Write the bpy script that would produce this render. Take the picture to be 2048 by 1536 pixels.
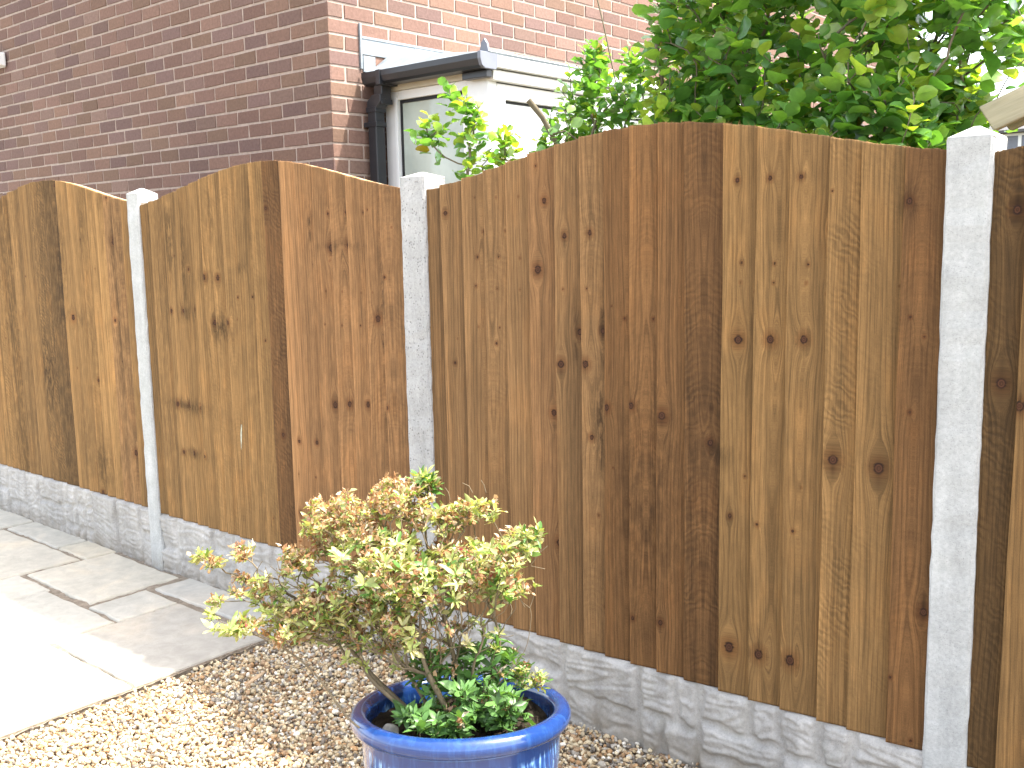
import bpy, bmesh, math, random
import numpy as np
from mathutils import Vector, Matrix, Quaternion

for o in list(bpy.data.objects): bpy.data.objects.remove(o)
S = bpy.context.scene
COL = S.collection
rng = np.random.default_rng(7)
random.seed(7)

# ------------------------------------------------------------------ camera
FPX, YAW, PITCH, ROLL, CAMH = 2034.6, -0.713, 0.1404, 0.0194, 1.58
def cam_axes():
    ca, sa, cb, sb, cc, sc = math.cos(YAW), math.sin(YAW), math.cos(PITCH), math.sin(PITCH), math.cos(ROLL), math.sin(ROLL)
    f = np.array([sa*cb, ca*cb, -sb]); r = np.array([ca, -sa, 0.0]); d = np.cross(f, r)
    return cc*r+sc*d, -sc*r+cc*d, f
R_, D_, F_ = cam_axes()
CAMP = np.array([0, 0, CAMH])
cam = bpy.data.cameras.new("Camera"); camo = bpy.data.objects.new("Camera", cam); COL.objects.link(camo)
M = Matrix.Identity(4)
for i in range(3):
    M[i][0] = R_[i]; M[i][1] = -D_[i]; M[i][2] = -F_[i]; M[i][3] = CAMP[i]
camo.matrix_world = M
cam.sensor_width = 36; cam.lens = 36*FPX/2048; cam.clip_end = 600; cam.clip_start = 0.05
S.camera = camo
def at(px, py, depth):
    return CAMP + depth*(R_*(px-1024)/FPX + D_*(py-768)/FPX + F_)
def to_px(P):
    q = np.asarray(P)-CAMP; z = q@F_
    return 1024+FPX*(q@R_)/z, 768+FPX*(q@D_)/z, z

# ------------------------------------------------------------------ light
SUN_EL, SUN_AZ = math.radians(59), math.radians(52)      # azimuth from +Y towards +X
SV = Vector((math.sin(SUN_AZ)*math.cos(SUN_EL), math.cos(SUN_AZ)*math.cos(SUN_EL), math.sin(SUN_EL)))
w = bpy.data.worlds.new("World"); S.world = w; w.use_nodes = True
nt = w.node_tree; bg = nt.nodes["Background"]
sky = nt.nodes.new("ShaderNodeTexSky"); sky.sky_type = 'NISHITA'; sky.sun_disc = False
sky.sun_elevation = SUN_EL; sky.sun_rotation = SUN_AZ; sky.air_density = 1.0; sky.dust_density = 3.0; sky.ozone_density = 1.0
hs = nt.nodes.new("ShaderNodeHueSaturation"); hs.inputs["Saturation"].default_value = 0.45; nt.links.new(sky.outputs[0], hs.inputs["Color"]); nt.links.new(hs.outputs[0], bg.inputs[0]); bg.inputs[1].default_value = 0.15
sl = bpy.data.lights.new("Sun", 'SUN'); sl.energy = 2.35; sl.angle = math.radians(1.2); sl.color = (1.0, 0.95, 0.87)
so = bpy.data.objects.new("Sun", sl); COL.objects.link(so); so.rotation_mode = 'QUATERNION'; so.rotation_quaternion = SV.to_track_quat('Z', 'Y')
so.location = (6, 5, 12)
S.view_settings.view_transform = 'Standard'; S.view_settings.look = 'None'; S.view_settings.exposure = 2.42; S.view_settings.gamma = 1

# ------------------------------------------------------------------ helpers
OFF = {}
def props(o, label=None, cat=None, group=None, kind=None):
    if label: o['label'] = label
    if cat: o['category'] = cat
    if group: o['group'] = group
    if kind: o['kind'] = kind
    return o
def thing(name, loc, label, cat, group=None):
    o = bpy.data.objects.new(name, None); COL.objects.link(o); o.location = loc; o.empty_display_size = 0.1
    OFF[o] = np.array(loc, float)
    return props(o, label, cat, group)
def link(name, me, mats, parent=None):
    o = bpy.data.objects.new(name, me); COL.objects.link(o)
    for m in (mats if isinstance(mats, (list, tuple)) else [mats]): me.materials.append(m)
    if parent is not None: o.parent = parent
    OFF[o] = OFF[parent] if parent is not None else np.zeros(3)
    return o
def mesh(name, V, F, mats, parent=None, attrs=None, mi=None, smooth=False):
    """V (N,3) world coordinates, F list of index arrays (each (M,k)) or list of tuples"""
    V = np.asarray(V, float)
    if parent is not None: V = V-OFF[parent]
    me = bpy.data.meshes.new(name)
    if isinstance(F, np.ndarray): F = [F]
    if len(F) and isinstance(F[0], np.ndarray) and F[0].ndim == 2:
        F = [f for f in F if len(f)]
        loops = np.concatenate([f.ravel() for f in F]); tot = np.concatenate([np.full(len(f), f.shape[1]) for f in F])
        me.vertices.add(len(V)); me.vertices.foreach_set("co", V.ravel())
        me.loops.add(len(loops)); me.loops.foreach_set("vertex_index", loops.astype(np.int32))
        me.polygons.add(len(tot)); st = np.concatenate([[0], np.cumsum(tot)[:-1]])
        me.polygons.foreach_set("loop_start", st.astype(np.int32))
        try: me.polygons.foreach_set("loop_total", tot.astype(np.int32))
        except Exception: pass
        me.update(calc_edges=True)
    else:
        me.from_pydata([tuple(v) for v in V], [], [tuple(int(i) for i in f) for f in F]); me.update()
    if mi is not None: me.polygons.foreach_set("material_index", np.asarray(mi, np.int32))
    if smooth: me.polygons.foreach_set("use_smooth", np.ones(len(me.polygons), bool))
    for k, a in (attrs or {}).items():
        a = np.asarray(a, float)
        if a.ndim == 1:
            at_ = me.attributes.new(k, 'FLOAT', 'POINT'); at_.data.foreach_set("value", a)
        else:
            at_ = me.attributes.new(k, 'FLOAT_COLOR', 'POINT'); at_.data.foreach_set("color", np.c_[a, np.ones(len(a))].ravel())
    me.validate(); me.update()
    return link(name, me, mats, parent)
def boxes(name, L, mats, parent=None, bevel=0.0, seg=2):
    """L: list of (x0,x1,y0,y1,z0,z1)"""
    bm = bmesh.new(); off = OFF[parent] if parent is not None else np.zeros(3)
    for (x0, x1, y0, y1, z0, z1) in L:
        r = bmesh.ops.create_cube(bm, size=1)
        for v in r['verts']:
            v.co = Vector(((x0+x1)/2+v.co.x*(x1-x0)-off[0], (y0+y1)/2+v.co.y*(y1-y0)-off[1], (z0+z1)/2+v.co.z*(z1-z0)-off[2]))
    if bevel: bmesh.ops.bevel(bm, geom=list(bm.edges), offset=bevel, segments=seg, profile=0.6, affect='EDGES')
    me = bpy.data.meshes.new(name); bm.to_mesh(me); bm.free()
    return link(name, me, mats, parent)
def prism(name, prof, axis, a0, a1, mats, parent=None, bevel=0.0):
    """extrude a closed 2-D profile along axis 'x' (prof = (y,z)), 'y' (prof = (x,z)) or 'z' (prof = (x,y))"""
    n = len(prof)
    def P(p, a): return {'x': (a, p[0], p[1]), 'y': (p[0], a, p[1]), 'z': (p[0], p[1], a)}[axis]
    V = [P(p, a0) for p in prof]+[P(p, a1) for p in prof]
    F = [tuple(range(n))[::-1], tuple(range(n, 2*n))]+[(i, (i+1) % n, n+(i+1) % n, n+i) for i in range(n)]
    o = mesh(name, V, F, mats, parent)
    bm = bmesh.new(); bm.from_mesh(o.data); bmesh.ops.recalc_face_normals(bm, faces=bm.faces)
    if bevel: bmesh.ops.bevel(bm, geom=list(bm.edges), offset=bevel, segments=2, profile=0.6, affect='EDGES')
    bm.to_mesh(o.data); bm.free()
    return o
def tube_arrays(paths, radii, k=6):
    """paths: list of (n,3); radii: list of (n,)"""
    Vs, Fs, off = [], [], 0
    th = np.linspace(0, 2*np.pi, k, endpoint=False)
    for P, r in zip(paths, radii):
        P = np.asarray(P, float); n = len(P)
        if n < 2: continue
        T = np.gradient(P, axis=0); T /= np.linalg.norm(T, axis=1)[:, None]+1e-12
        a = np.array([0, 0, 1.0]) if abs(T[0][2]) < .9 else np.array([1.0, 0, 0])
        u = np.cross(a, T[0]); u /= np.linalg.norm(u)
        ring = []
        for i in range(n):
            u = u-T[i]*(u@T[i]); u /= np.linalg.norm(u)+1e-12; v = np.cross(T[i], u)
            ring.append(P[i]+r[i]*(np.cos(th)[:, None]*u+np.sin(th)[:, None]*v))
        Vs.append(np.concatenate(ring))
        i, j = np.meshgrid(np.arange(n-1), np.arange(k), indexing='ij'); i = i.ravel(); j = j.ravel(); j2 = (j+1) % k
        Fs.append(off+np.c_[i*k+j, i*k+j2, (i+1)*k+j2, (i+1)*k+j])
        off += n*k
    return np.concatenate(Vs), np.concatenate(Fs)
def srgb(r, g, b, s=1.0):
    f = lambda c: (c/255/12.92 if c/255 <= .04045 else ((c/255+.055)/1.055)**2.4)*s
    return np.array([f(r), f(g), f(b)])

# ------------------------------------------------------------------ materials
class NT:
    def __init__(s, name):
        s.m = bpy.data.materials.new(name); s.m.use_nodes = True; s.t = s.m.node_tree; s.n = s.t.nodes; s.p = s.n["Principled BSDF"]; s.out = s.n["Material Output"]
    def L(s, a, b): s.t.links.new(a, b)
    def node(s, ty, **k):
        n = s.n.new(ty)
        for a, v in k.items(): setattr(n, a, v)
        return n
    def attr(s, name): n = s.node("ShaderNodeAttribute"); n.attribute_name = name; return n
    def val(s, x, sock):
        if hasattr(x, 'links'): s.L(x, sock)
        else: sock.default_value = x
    def math(s, op, a, b=0.0, c=None, clamp=False):
        n = s.node("ShaderNodeMath", operation=op); n.use_clamp = clamp; s.val(a, n.inputs[0]); s.val(b, n.inputs[1])
        if c is not None: s.val(c, n.inputs[2])
        return n.outputs[0]
    def vec(s, x, y, z):
        n = s.node("ShaderNodeCombineXYZ"); s.val(x, n.inputs[0]); s.val(y, n.inputs[1]); s.val(z, n.inputs[2]); return n.outputs[0]
    def obj(s): return s.node("ShaderNodeTexCoord").outputs["Object"]
    def mapped(s, v, sc):
        n = s.node("ShaderNodeMapping"); s.L(v, n.inputs[0]); n.inputs["Scale"].default_value = sc; return n.outputs[0]
    def noise(s, v, scale, detail=4, rough=0.55, dist=0.0):
        n = s.node("ShaderNodeTexNoise"); s.L(v, n.inputs["Vector"]); n.inputs["Scale"].default_value = scale
        n.inputs["Detail"].default_value = detail; n.inputs["Roughness"].default_value = rough; n.inputs["Distortion"].default_value = dist
        return n.outputs["Fac"]
    def ramp(s, f, stops, interp='LINEAR'):
        n = s.node("ShaderNodeValToRGB"); n.color_ramp.interpolation = interp; s.val(f, n.inputs[0]); e = n.color_ramp.elements
        while len(e) < len(stops): e.new(.5)
        for el, (p, c) in zip(e, stops):
            el.position = p; c = (c, c, c) if not hasattr(c, '__len__') else c; el.color = (*c, 1)
        return n.outputs[0]
    def mapr(s, f, a, b, c, d):
        n = s.node("ShaderNodeMapRange"); s.val(f, n.inputs[0])
        for i, x in enumerate((a, b, c, d)): n.inputs[i+1].default_value = x
        return n.outputs[0]
    def mix(s, f, a, b, blend='MIX'):
        n = s.node("ShaderNodeMix", data_type='RGBA', blend_type=blend); s.val(f, n.inputs[0])
        for x, i in ((a, 6), (b, 7)):
            if hasattr(x, 'links'): s.L(x, n.inputs[i])
            else: n.inputs[i].default_value = (*x, 1) if hasattr(x, '__len__') else (x, x, x, 1)
        return n.outputs[2]
    def bump(s, h, strength=0.3, dist=0.01):
        n = s.node("ShaderNodeBump"); s.L(h, n.inputs["Height"]); n.inputs["Strength"].default_value = strength; n.inputs["Distance"].default_value = dist
        s.L(n.outputs[0], s.p.inputs["Normal"]); return n
    def base(s, c): s.val(c if hasattr(c, 'links') else (*c, 1), s.p.inputs["Base Color"])
    def rough(s, r): s.val(r, s.p.inputs["Roughness"])
    def spec(s, r): s.p.inputs["Specular IOR Level"].default_value = r

def mat_plain(name, c, rough=.5, var=.12, scale=20, bump=.05, spec=.4):
    k = NT(name); o = k.obj(); n = k.noise(o, scale, 5)
    k.base(k.mix(1.0, c, k.mapr(n, .3, .7, 1-var, 1+var), 'MULTIPLY')); k.rough(rough); k.spec(spec)
    k.bump(k.noise(o, scale*6, 3), bump, .004); return k.m

def mat_wood():
    k = NT("fence_wood"); gu = k.attr("gu").outputs["Fac"]; gv = k.attr("gv").outputs["Fac"]; kn = k.attr("knot").outputs["Fac"]
    bc = k.attr("bcol").outputs["Color"]; st = k.attr("stain").outputs["Fac"]; saw = k.attr("saw").outputs["Fac"]
    fine = k.noise(k.vec(k.math('MULTIPLY', gu, 420), k.math('MULTIPLY', gv, 9), 0.0), 1, 3, .6)
    med = k.noise(k.vec(k.math('MULTIPLY', gu, 95), k.math('MULTIPLY', gv, 1.6), 3.0), 1, 3, .55)
    blot = k.noise(k.vec(k.math('MULTIPLY', gu, 14), k.math('MULTIPLY', gv, 3.2), 7.0), 1, 4, .6)
    big = k.noise(k.vec(k.math('MULTIPLY', gu, 5), k.math('MULTIPLY', gv, 1.1), 17.0), 1, 3, .6)
    speck = k.noise(k.vec(k.math('MULTIPLY', gu, 300), k.math('MULTIPLY', gv, 90), 5.0), 1, 2, .6)
    swn = k.node("ShaderNodeTexWave", wave_type='BANDS', bands_direction='Y'); swn.inputs["Scale"].default_value = 1.0
    swn.inputs["Distortion"].default_value = 3.0; swn.inputs["Detail"].default_value = 2
    swj = k.noise(k.vec(k.math('MULTIPLY', gu, 30), k.math('MULTIPLY', gv, 22), 9.0), 1, 2)
    k.L(k.vec(k.math('MULTIPLY', gu, 9.0), k.math('ADD', k.math('ADD', k.math('MULTIPLY', gv, 13.0), k.math('MULTIPLY', gu, 11.0)), k.math('MULTIPLY', swj, .9)), 0.0), swn.inputs["Vector"])
    saw = k.math('MULTIPLY', saw, k.mapr(k.noise(k.vec(k.math('MULTIPLY', gu, 12), k.math('MULTIPLY', gv, 5), 11.0), 1, 3), .4, .62, 0, 1))
    # growth rings: dark late-wood lines
    ringn = k.math('ADD', k.math('MULTIPLY', gu, 520.0), k.math('MULTIPLY', med, 16.0))
    ring = k.math('POWER', k.math('MULTIPLY_ADD', k.math('SINE', ringn), .5, .5), 3.0)
    g = k.math('MULTIPLY', k.mapr(fine, .3, .7, .74, 1.2), k.mapr(med, .3, .7, .91, 1.08))
    g = k.math('MULTIPLY', g, k.mapr(ring, 0, 1, 1.07, .76))
    g = k.math('MULTIPLY', g, k.mapr(blot, .3, .72, .86, 1.1))
    g = k.math('MULTIPLY', g, k.mapr(big, .3, .7, .88, 1.1))
    g = k.math('MULTIPLY', g, k.mapr(speck, .62, .8, 1.0, .72))
    g = k.math('MULTIPLY', g, k.math('MULTIPLY_ADD', k.math('MULTIPLY', k.mapr(swn.outputs["Fac"], 0, 1, -.16, .10), saw), 1.0, 1.0))
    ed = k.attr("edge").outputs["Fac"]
    band = k.noise(k.vec(k.math('MULTIPLY', gu, 38), k.math('MULTIPLY', gv, .25), 21.0), 1, 2, .5)          # heartwood / sapwood bands
    g = k.math('MULTIPLY', g, k.mapr(band, .42, .58, .86, 1.08))
    g = k.math('MULTIPLY', g, k.mapr(ed, 0.0, .0045, 1.3, 1.0)); g = k.math('MULTIPLY', g, k.mapr(ed, .012, .10, 1.10, .85))  # arris highlight painted in; tone also graded darker towards the tucked side
    stn = k.noise(k.vec(k.math('MULTIPLY', gu, 60), k.math('MULTIPLY', gv, 16), 13.0), 1, 4, .65)
    st = k.math('MULTIPLY', st, k.mapr(stn, .36, .56, .25, 1.25))
    g = k.math('MULTIPLY', g, k.math('SUBTRACT', 1.0, k.math('MULTIPLY', st, .72)))
    rub = k.noise(k.vec(k.math('MULTIPLY', gu, 900), k.math('MULTIPLY', gv, 240), 15.0), 1, 2, .6); g = k.math('MULTIPLY', g, k.mapr(rub, .3, .7, .86, 1.14))
    col = k.mix(1.0, bc, g, 'MULTIPLY')
    col = k.mix(k.math('MULTIPLY', k.mapr(blot, .5, .72, 0, 1), .35), col, k.mix(1.0, col, (1.12, .93, .72), 'MULTIPLY'))
    # knots
    kj = k.noise(k.vec(k.math('MULTIPLY', gu, 110), k.math('MULTIPLY', gv, 75), 2.0), 1, 3, .6)
    kk = k.math('ADD', kn, k.math('ADD', k.math('MULTIPLY', k.math('SUBTRACT', speck, .5), .5), k.math('MULTIPLY', k.math('SUBTRACT', kj, .5), 1.1)))
    halo = k.mapr(kk, .9, 2.8, .75, 0.0)
    col = k.mix(halo, col, k.mix(1.0, col, (.62, .46, .36), 'MULTIPLY'))
    core = k.mapr(kk, .72, 1.08, 1.0, 0.0)
    rings = k.math('MULTIPLY_ADD', k.math('SINE', k.math('MULTIPLY', kn, 15.0)), .25, .75)
    kcol = k.mix(1.0, k.ramp(kn, [(0, (.105, .045, .02)), (.5, (.085, .034, .016)), (.8, (.03, .014, .008)), (1, (.02, .01, .006))]), rings, 'MULTIPLY')
    k.base(k.mix(core, col, kcol)); k.rough(.78); k.spec(.22)
    h = k.math('ADD', k.math('MULTIPLY', fine, .55), k.math('MULTIPLY', ring, -.35))
    h = k.math('ADD', h, k.math('MULTIPLY', k.math('MULTIPLY', swn.outputs["Fac"], saw), .4))
    h = k.math('ADD', h, k.math('MULTIPLY', speck, .35))
    k.bump(h, .55, .0025); return k.m

def mat_concrete(name, c, pock=0.0, stain=.15):
    k = NT(name); o = k.obj(); a = k.noise(o, 9, 5, .6); b = k.noise(o, 120, 3, .6); s = k.noise(k.mapped(o, (14, 14, 1.6)), 1, 5, .6)
    col = k.mix(1.0, c, k.mapr(a, .3, .7, .88, 1.1), 'MULTIPLY'); col = k.mix(1.0, col, k.mapr(s, .35, .7, 1-stain, 1.06), 'MULTIPLY')
    col = k.mix(1.0, col, k.mapr(b, .3, .7, .87, 1.09), 'MULTIPLY')
    fl = k.noise(o, 340, 2, .5); col = k.mix(1.0, col, k.mapr(fl, .60, .74, 1.0, .66), 'MULTIPLY')
    h = k.math('ADD', k.math('MULTIPLY', b, .5), k.math('MULTIPLY', fl, .4))
    al = k.noise(k.mapped(o, (22, 22, 4)), 1, 5, .7); col = k.mix(k.mapr(al, .54, .72, 0, .26), col, (c[0]*.62, c[1]*.66, c[2]*.58))
    dz = k.node("ShaderNodeSeparateXYZ"); k.L(o, dz.inputs[0]); col = k.mix(k.math('MULTIPLY', k.mapr(dz.outputs[2], .0, .10, .7, 0), k.mapr(a, .35, .6, .2, 1)), col, (.20, .16, .11))
    if pock:
        v = k.node("ShaderNodeTexVoronoi"); k.L(o, v.inputs["Vector"]); v.inputs["Scale"].default_value = 85; v.inputs["Randomness"].default_value = 1
        m = k.math('MULTIPLY', k.mapr(v.outputs["Distance"], .18, .34, 1, 0), k.mapr(k.noise(o, 30, 3), .42, .6, 0, 1))
        col = k.mix(k.math('MULTIPLY', m, pock), col, (c[0]*.38, c[1]*.37, c[2]*.36)); h = k.math('SUBTRACT', h, m)
    k.base(col); k.rough(.9); k.spec(.2); k.bump(h, .5, .003); return k.m

def mat_leaf(name, trans=.35, rough=.35, tcol=(1.15, 1.25, .35), spec=.5, coat=0.0):
    k = NT(name); lc = k.attr("lcol").outputs["Color"]; o = k.obj(); n = k.noise(o, 60, 3)
    col = k.mix(1.0, lc, k.mapr(n, .3, .7, .85, 1.15), 'MULTIPLY')
    k.base(col); k.rough(rough); k.spec(spec)
    if coat: k.p.inputs["Coat Weight"].default_value = coat; k.p.inputs["Coat Roughness"].default_value = .18
    t = k.node("ShaderNodeBsdfTranslucent"); k.L(k.mix(1.0, col, tcol, 'MULTIPLY'), t.inputs[0])
    m = k.node("ShaderNodeMixShader"); m.inputs[0].default_value = trans; k.L(k.p.outputs[0], m.inputs[1]); k.L(t.outputs[0], m.inputs[2]); k.L(m.outputs[0], k.out.inputs[0])
    return k.m

def mat_brick():
    k = NT("brick"); c = k.attr("bcol").outputs["Color"]; o = k.obj()
    n = k.noise(o, 55, 4, .65); f = k.noise(o, 260, 2, .6)
    col = k.mix(1.0, c, k.mapr(n, .3, .7, .82, 1.18), 'MULTIPLY'); col = k.mix(1.0, col, k.mapr(f, .6, .75, 1, .6), 'MULTIPLY')
    k.base(col); k.rough(.88); k.spec(.2); k.bump(k.math('ADD', n, k.math('MULTIPLY', f, .6)), .5, .003); return k.m

WOOD = mat_wood(); BRICK = mat_brick()
MORTAR = mat_plain("mortar", (.38, .30, .25), .95, .16, 30, .3, .1)
YBRICK = mat_plain("buff_brick", (.50, .38, .20), .9, .2, 8, .2, .2)
CONC = mat_concrete("post_concrete", (.46, .465, .45)); CONCP = mat_concrete("pocked_concrete", (.44, .435, .42), .85)
CONCG = mat_concrete("gravel_board_concrete", (.45, .43, .40), 0, .25)
UPVC = mat_plain("white_upvc", (.80, .80, .78), .3, .03, 6, .0, .5)
BLACKP = mat_plain("black_plastic", (.022, .023, .027), .35, .1, 14, .03, .5)
GREYP = mat_plain("grey_plastic", (.16, .17, .20), .4, .08, 10, .03, .5)
LEAD = mat_plain("lead_sheet", (.22, .25, .27), .5, .25, 9, .15, .5)
RUBBER = mat_plain("gasket", (.015, .015, .017), .6)
TIMBER = None
SOIL = mat_plain("soil", (.032, .024, .017), .95, .45, 40, .8, .1)
JOINT = mat_plain("joint_mortar", (.25, .205, .155), .95, .3, 40, .5, .1)
ROOFD = mat_plain("slate_roof", (.11, .105, .10), .8, .2, 2, .2, .2)
ROOFT = mat_plain("roof_tile", (.16, .09, .07), .85, .25, 6, .3, .2)
def mat_glass():
    k = NT("window_glass"); g = k.node("ShaderNodeBsdfGlossy"); g.inputs["Roughness"].default_value = .02
    t = k.node("ShaderNodeBsdfTransparent"); t.inputs[0].default_value = (.82, .88, .86, 1)
    fr = k.node("ShaderNodeFresnel"); fr.inputs[0].default_value = 1.52
    m = k.node("ShaderNodeMixShader"); k.L(k.math('MULTIPLY_ADD', fr.outputs[0], 1.6, .06), m.inputs[0]); k.L(t.outputs[0], m.inputs[1]); k.L(g.outputs[0], m.inputs[2]); k.L(m.outputs[0], k.out.inputs[0])
    return k.m
GLASS = mat_glass()
BRIGHT = mat_plain("white_glare_glass", (.72, .74, .72), .15, .05, 3, .02, .6)  # bright sky glare put into the front panes as white colour
PALEGL = mat_plain("pale_reflection_glass", (.43, .48, .42), .10, .22, 3.5, .01, .6)  # pale greenish reflection painted as an opaque pane colour
CURTAIN = mat_plain("net_curtain", (.62, .66, .62), .9, .1, 5, .0, .1)

# ------------------------------------------------------------------ ground, paving, gravel
def mat_ground():
    k = NT("garden_soil"); o = k.obj(); a = k.noise(o, 3, 6, .6); b = k.noise(o, 45, 4)
    k.base(k.mix(a, (.09, .07, .045), k.mix(b, (.05, .075, .025), (.12, .10, .06)))); k.rough(.95); k.bump(b, .6, .02); return k.m
g = mesh("ground", [(-150, -150, -.07), (150, -150, -.07), (150, 150, -.07), (-150, 150, -.07)], [(0, 1, 2, 3)], mat_ground()); props(g, kind='structure')
def mat_gravelbed():
    k = NT("gravel_bed"); o = k.obj(); v = k.node("ShaderNodeTexVoronoi"); k.L(o, v.inputs["Vector"]); v.inputs["Scale"].default_value = 62
    c = k.ramp(k.node("ShaderNodeSeparateColor").outputs[0], [(0, 0), (1, 1)])
    sep = k.n[-2] if False else None
    s = k.node("ShaderNodeSeparateColor"); k.L(v.outputs["Color"], s.inputs[0])
    col = k.ramp(s.outputs[0], [(0, (.14, .10, .07)), (.3, (.32, .24, .16)), (.6, (.46, .37, .25)), (.85, (.30, .28, .25)), (1, (.6, .55, .46))])
    k.base(k.mix(1.0, col, k.mapr(v.outputs["Distance"], .2, .7, 1, .35), 'MULTIPLY')); k.rough(.9); k.bump(v.outputs["Distance"], -.8, .01); return k.m
gb = mesh("gravel_bed", [(-3.35, -7, -.042), (8, -7, -.042), (8, 2.6, -.042), (-3.35, 2.6, -.042)], [(0, 1, 2, 3)], mat_gravelbed()); props(gb, kind='structure')

# paving slabs: measured joints, irregular riven edges
def slab_mesh():
    V, F, A = [], [], []
    def slab(x0, x1, y0, y1, col, top=0.0, jit=.004):
        step = .035; per = []
        for (a, b) in (((x0, y0), (x1, y0)), ((x1, y0), (x1, y1)), ((x1, y1), (x0, y1)), ((x0, y1), (x0, y0))):
            L = math.dist(a, b); n = max(2, int(L/step)); ph = rng.uniform(0, 6.28, 3)
            nx, ny = (b[1]-a[1])/L, -(b[0]-a[0])/L
            for i in range(n):
                t = i/n; d = jit*(math.sin(t*L*9+ph[0])*.7+math.sin(t*L*31+ph[1])*.6+rng.normal()*.35)*(1 if 0 < i else .2)
                per.append((a[0]+(b[0]-a[0])*t+nx*d, a[1]+(b[1]-a[1])*t+ny*d))
        n = len(per); b0 = len(V); cx, cy = (x0+x1)/2, (y0+y1)/2
        hx, hy = (x1-x0)/2, (y1-y0)/2
        tz = rng.normal(0, .0012, 3)
        for k_, (ins, z) in enumerate(((.009, 0), (.003, -.0035), (0, -.010), (0, -.06))):
            for (x, y) in per:
                sx = 1-ins/hx; sy = 1-ins/hy
                V.append((cx+(x-cx)*sx, cy+(y-cy)*sy, top+z+tz[0]+tz[1]*(x-cx)/hx+tz[2]*(y-cy)/hy)); A.append(col)
        F.append(tuple(range(b0, b0+n)))
        for k_ in range(3):
            for i in range(n):
                j = (i+1) % n; F.append((b0+k_*n+i, b0+(k_+1)*n+i, b0+(k_+1)*n+j, b0+k_*n+j))
    def pc():
        b = srgb(*random.choice([(188, 183, 170), (182, 178, 168), (194, 187, 171), (176, 170, 158), (192, 184, 166)])); return b*.95
    L = [(-4.965, -4.335, 2.075, 2.525), (-4.285, -3.362, 2.365, 2.555), (-4.005, -3.364, 1.752, 2.325), (-4.285, -4.016, 2.046, 2.325),
         (-4.655, -4.028, 1.560, 2.030), (-5.30, -4.668, 1.56, 1.820), (-4.995, -4.668, 1.832, 2.052), (-5.905, -5.01, 1.835, 2.366), (-5.29, -4.985, 2.386, 2.555),
         (-5.915, -5.305, 2.386, 2.555), (-3.705, -3.362, 1.255, 1.738), (-4.018, -3.718, 1.165, 1.738), (-6.55, -5.945, 1.9, 2.56), (-6.55, -5.32, 1.3, 1.82) if False else (-5.905, -5.315, 1.3, 1.82),
         (-4.655, -4.03, 1.1, 1.548), (-5.30, -4.67, 1.1, 1.548), (-3.705, -3.362, .80, 1.243), (-4.018, -3.718, .6, 1.153)]
    for r in L: slab(*r, pc())
    y = .59
    xs = [-3.362, -3.97, -4.6, -5.2, -5.9, -6.5, -7.1]
    for i in range(len(xs)-1):
        yy = 1.085 if xs[i] < -4 else (.785 if i == 0 else .585)
        while yy > -7:
            h = random.choice([.45, .6, .6, .9]); slab(xs[i+1]+.01, xs[i], yy-h+.012, yy, pc()); yy -= h
    xx = -6.56
    while xx > -12:
        wd = random.choice([.6, .9, .45]); yy = 2.56
        while yy > -2:
            h = random.choice([.45, .6, .9]); slab(xx-wd+.012, xx, yy-h+.012, yy, pc()); yy -= h
        xx -= wd
    for r in [(-6.55, -5.92, 1.25, 1.885)]: slab(*r, pc())
    return V, F, np.array(A)
def mat_paving():
    k = NT("sandstone_paving"); c = k.attr("lcol").outputs["Color"]; o = k.obj()
    a = k.noise(o, 2.2, 5, .6, .8); b = k.noise(o, 16, 5, .65, .4); f = k.noise(o, 190, 3, .6)
    col = k.mix(1.0, c, k.mapr(a, .3, .7, .84, 1.12), 'MULTIPLY'); col = k.mix(1.0, col, k.mapr(b, .3, .7, .86, 1.1), 'MULTIPLY')
    col = k.mix(k.math('MULTIPLY', k.mapr(a, .5, .7, 0, 1), .5), col, k.mix(1.0, col, (1.08, .97, .84), 'MULTIPLY'))
    col = k.mix(1.0, col, k.mapr(f, .62, .75, 1, .8), 'MULTIPLY')
    k.base(col); k.rough(.82); k.spec(.25); k.bump(k.math('ADD', k.math('MULTIPLY', b, .8), k.math('MULTIPLY', f, .12)), .6, .006); return k.m
V, F, A = slab_mesh()
pv = mesh("patio_paving", V, F, mat_paving(), attrs={'lcol': A}); props(pv, kind='structure')
nx_, ny_ = 140, 130
gx = np.linspace(-6.7, -3.345, nx_); gy = np.linspace(.5, 2.64, ny_)
GX, GY = np.meshgrid(gx, gy, indexing='ij')
GZ = -.011+.004*np.sin(GX*23+np.sin(GY*17)*2)*np.sin(GY*29+1)+rng.normal(0, .0016, GX.shape)+.010*np.clip((GY-2.54)/.05, 0, 1)
def gridF(n, m): i, j = np.meshgrid(np.arange(n-1), np.arange(m-1), indexing='ij'); i = i.ravel(); j = j.ravel(); return np.c_[i*m+j, (i+1)*m+j, (i+1)*m+j+1, i*m+j+1]
jb = mesh("paving_joints", np.c_[GX.ravel(), GY.ravel(), GZ.ravel()], gridF(nx_, ny_), JOINT, smooth=True); props(jb, kind='structure')
pb = mesh("paving_bed", [(-12, -7, -.055), (-3.36, -7, -.055), (-3.36, 2.6, -.055), (-12, 2.6, -.055)], [(0, 1, 2, 3)], JOINT); props(pb, kind='structure')

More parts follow.
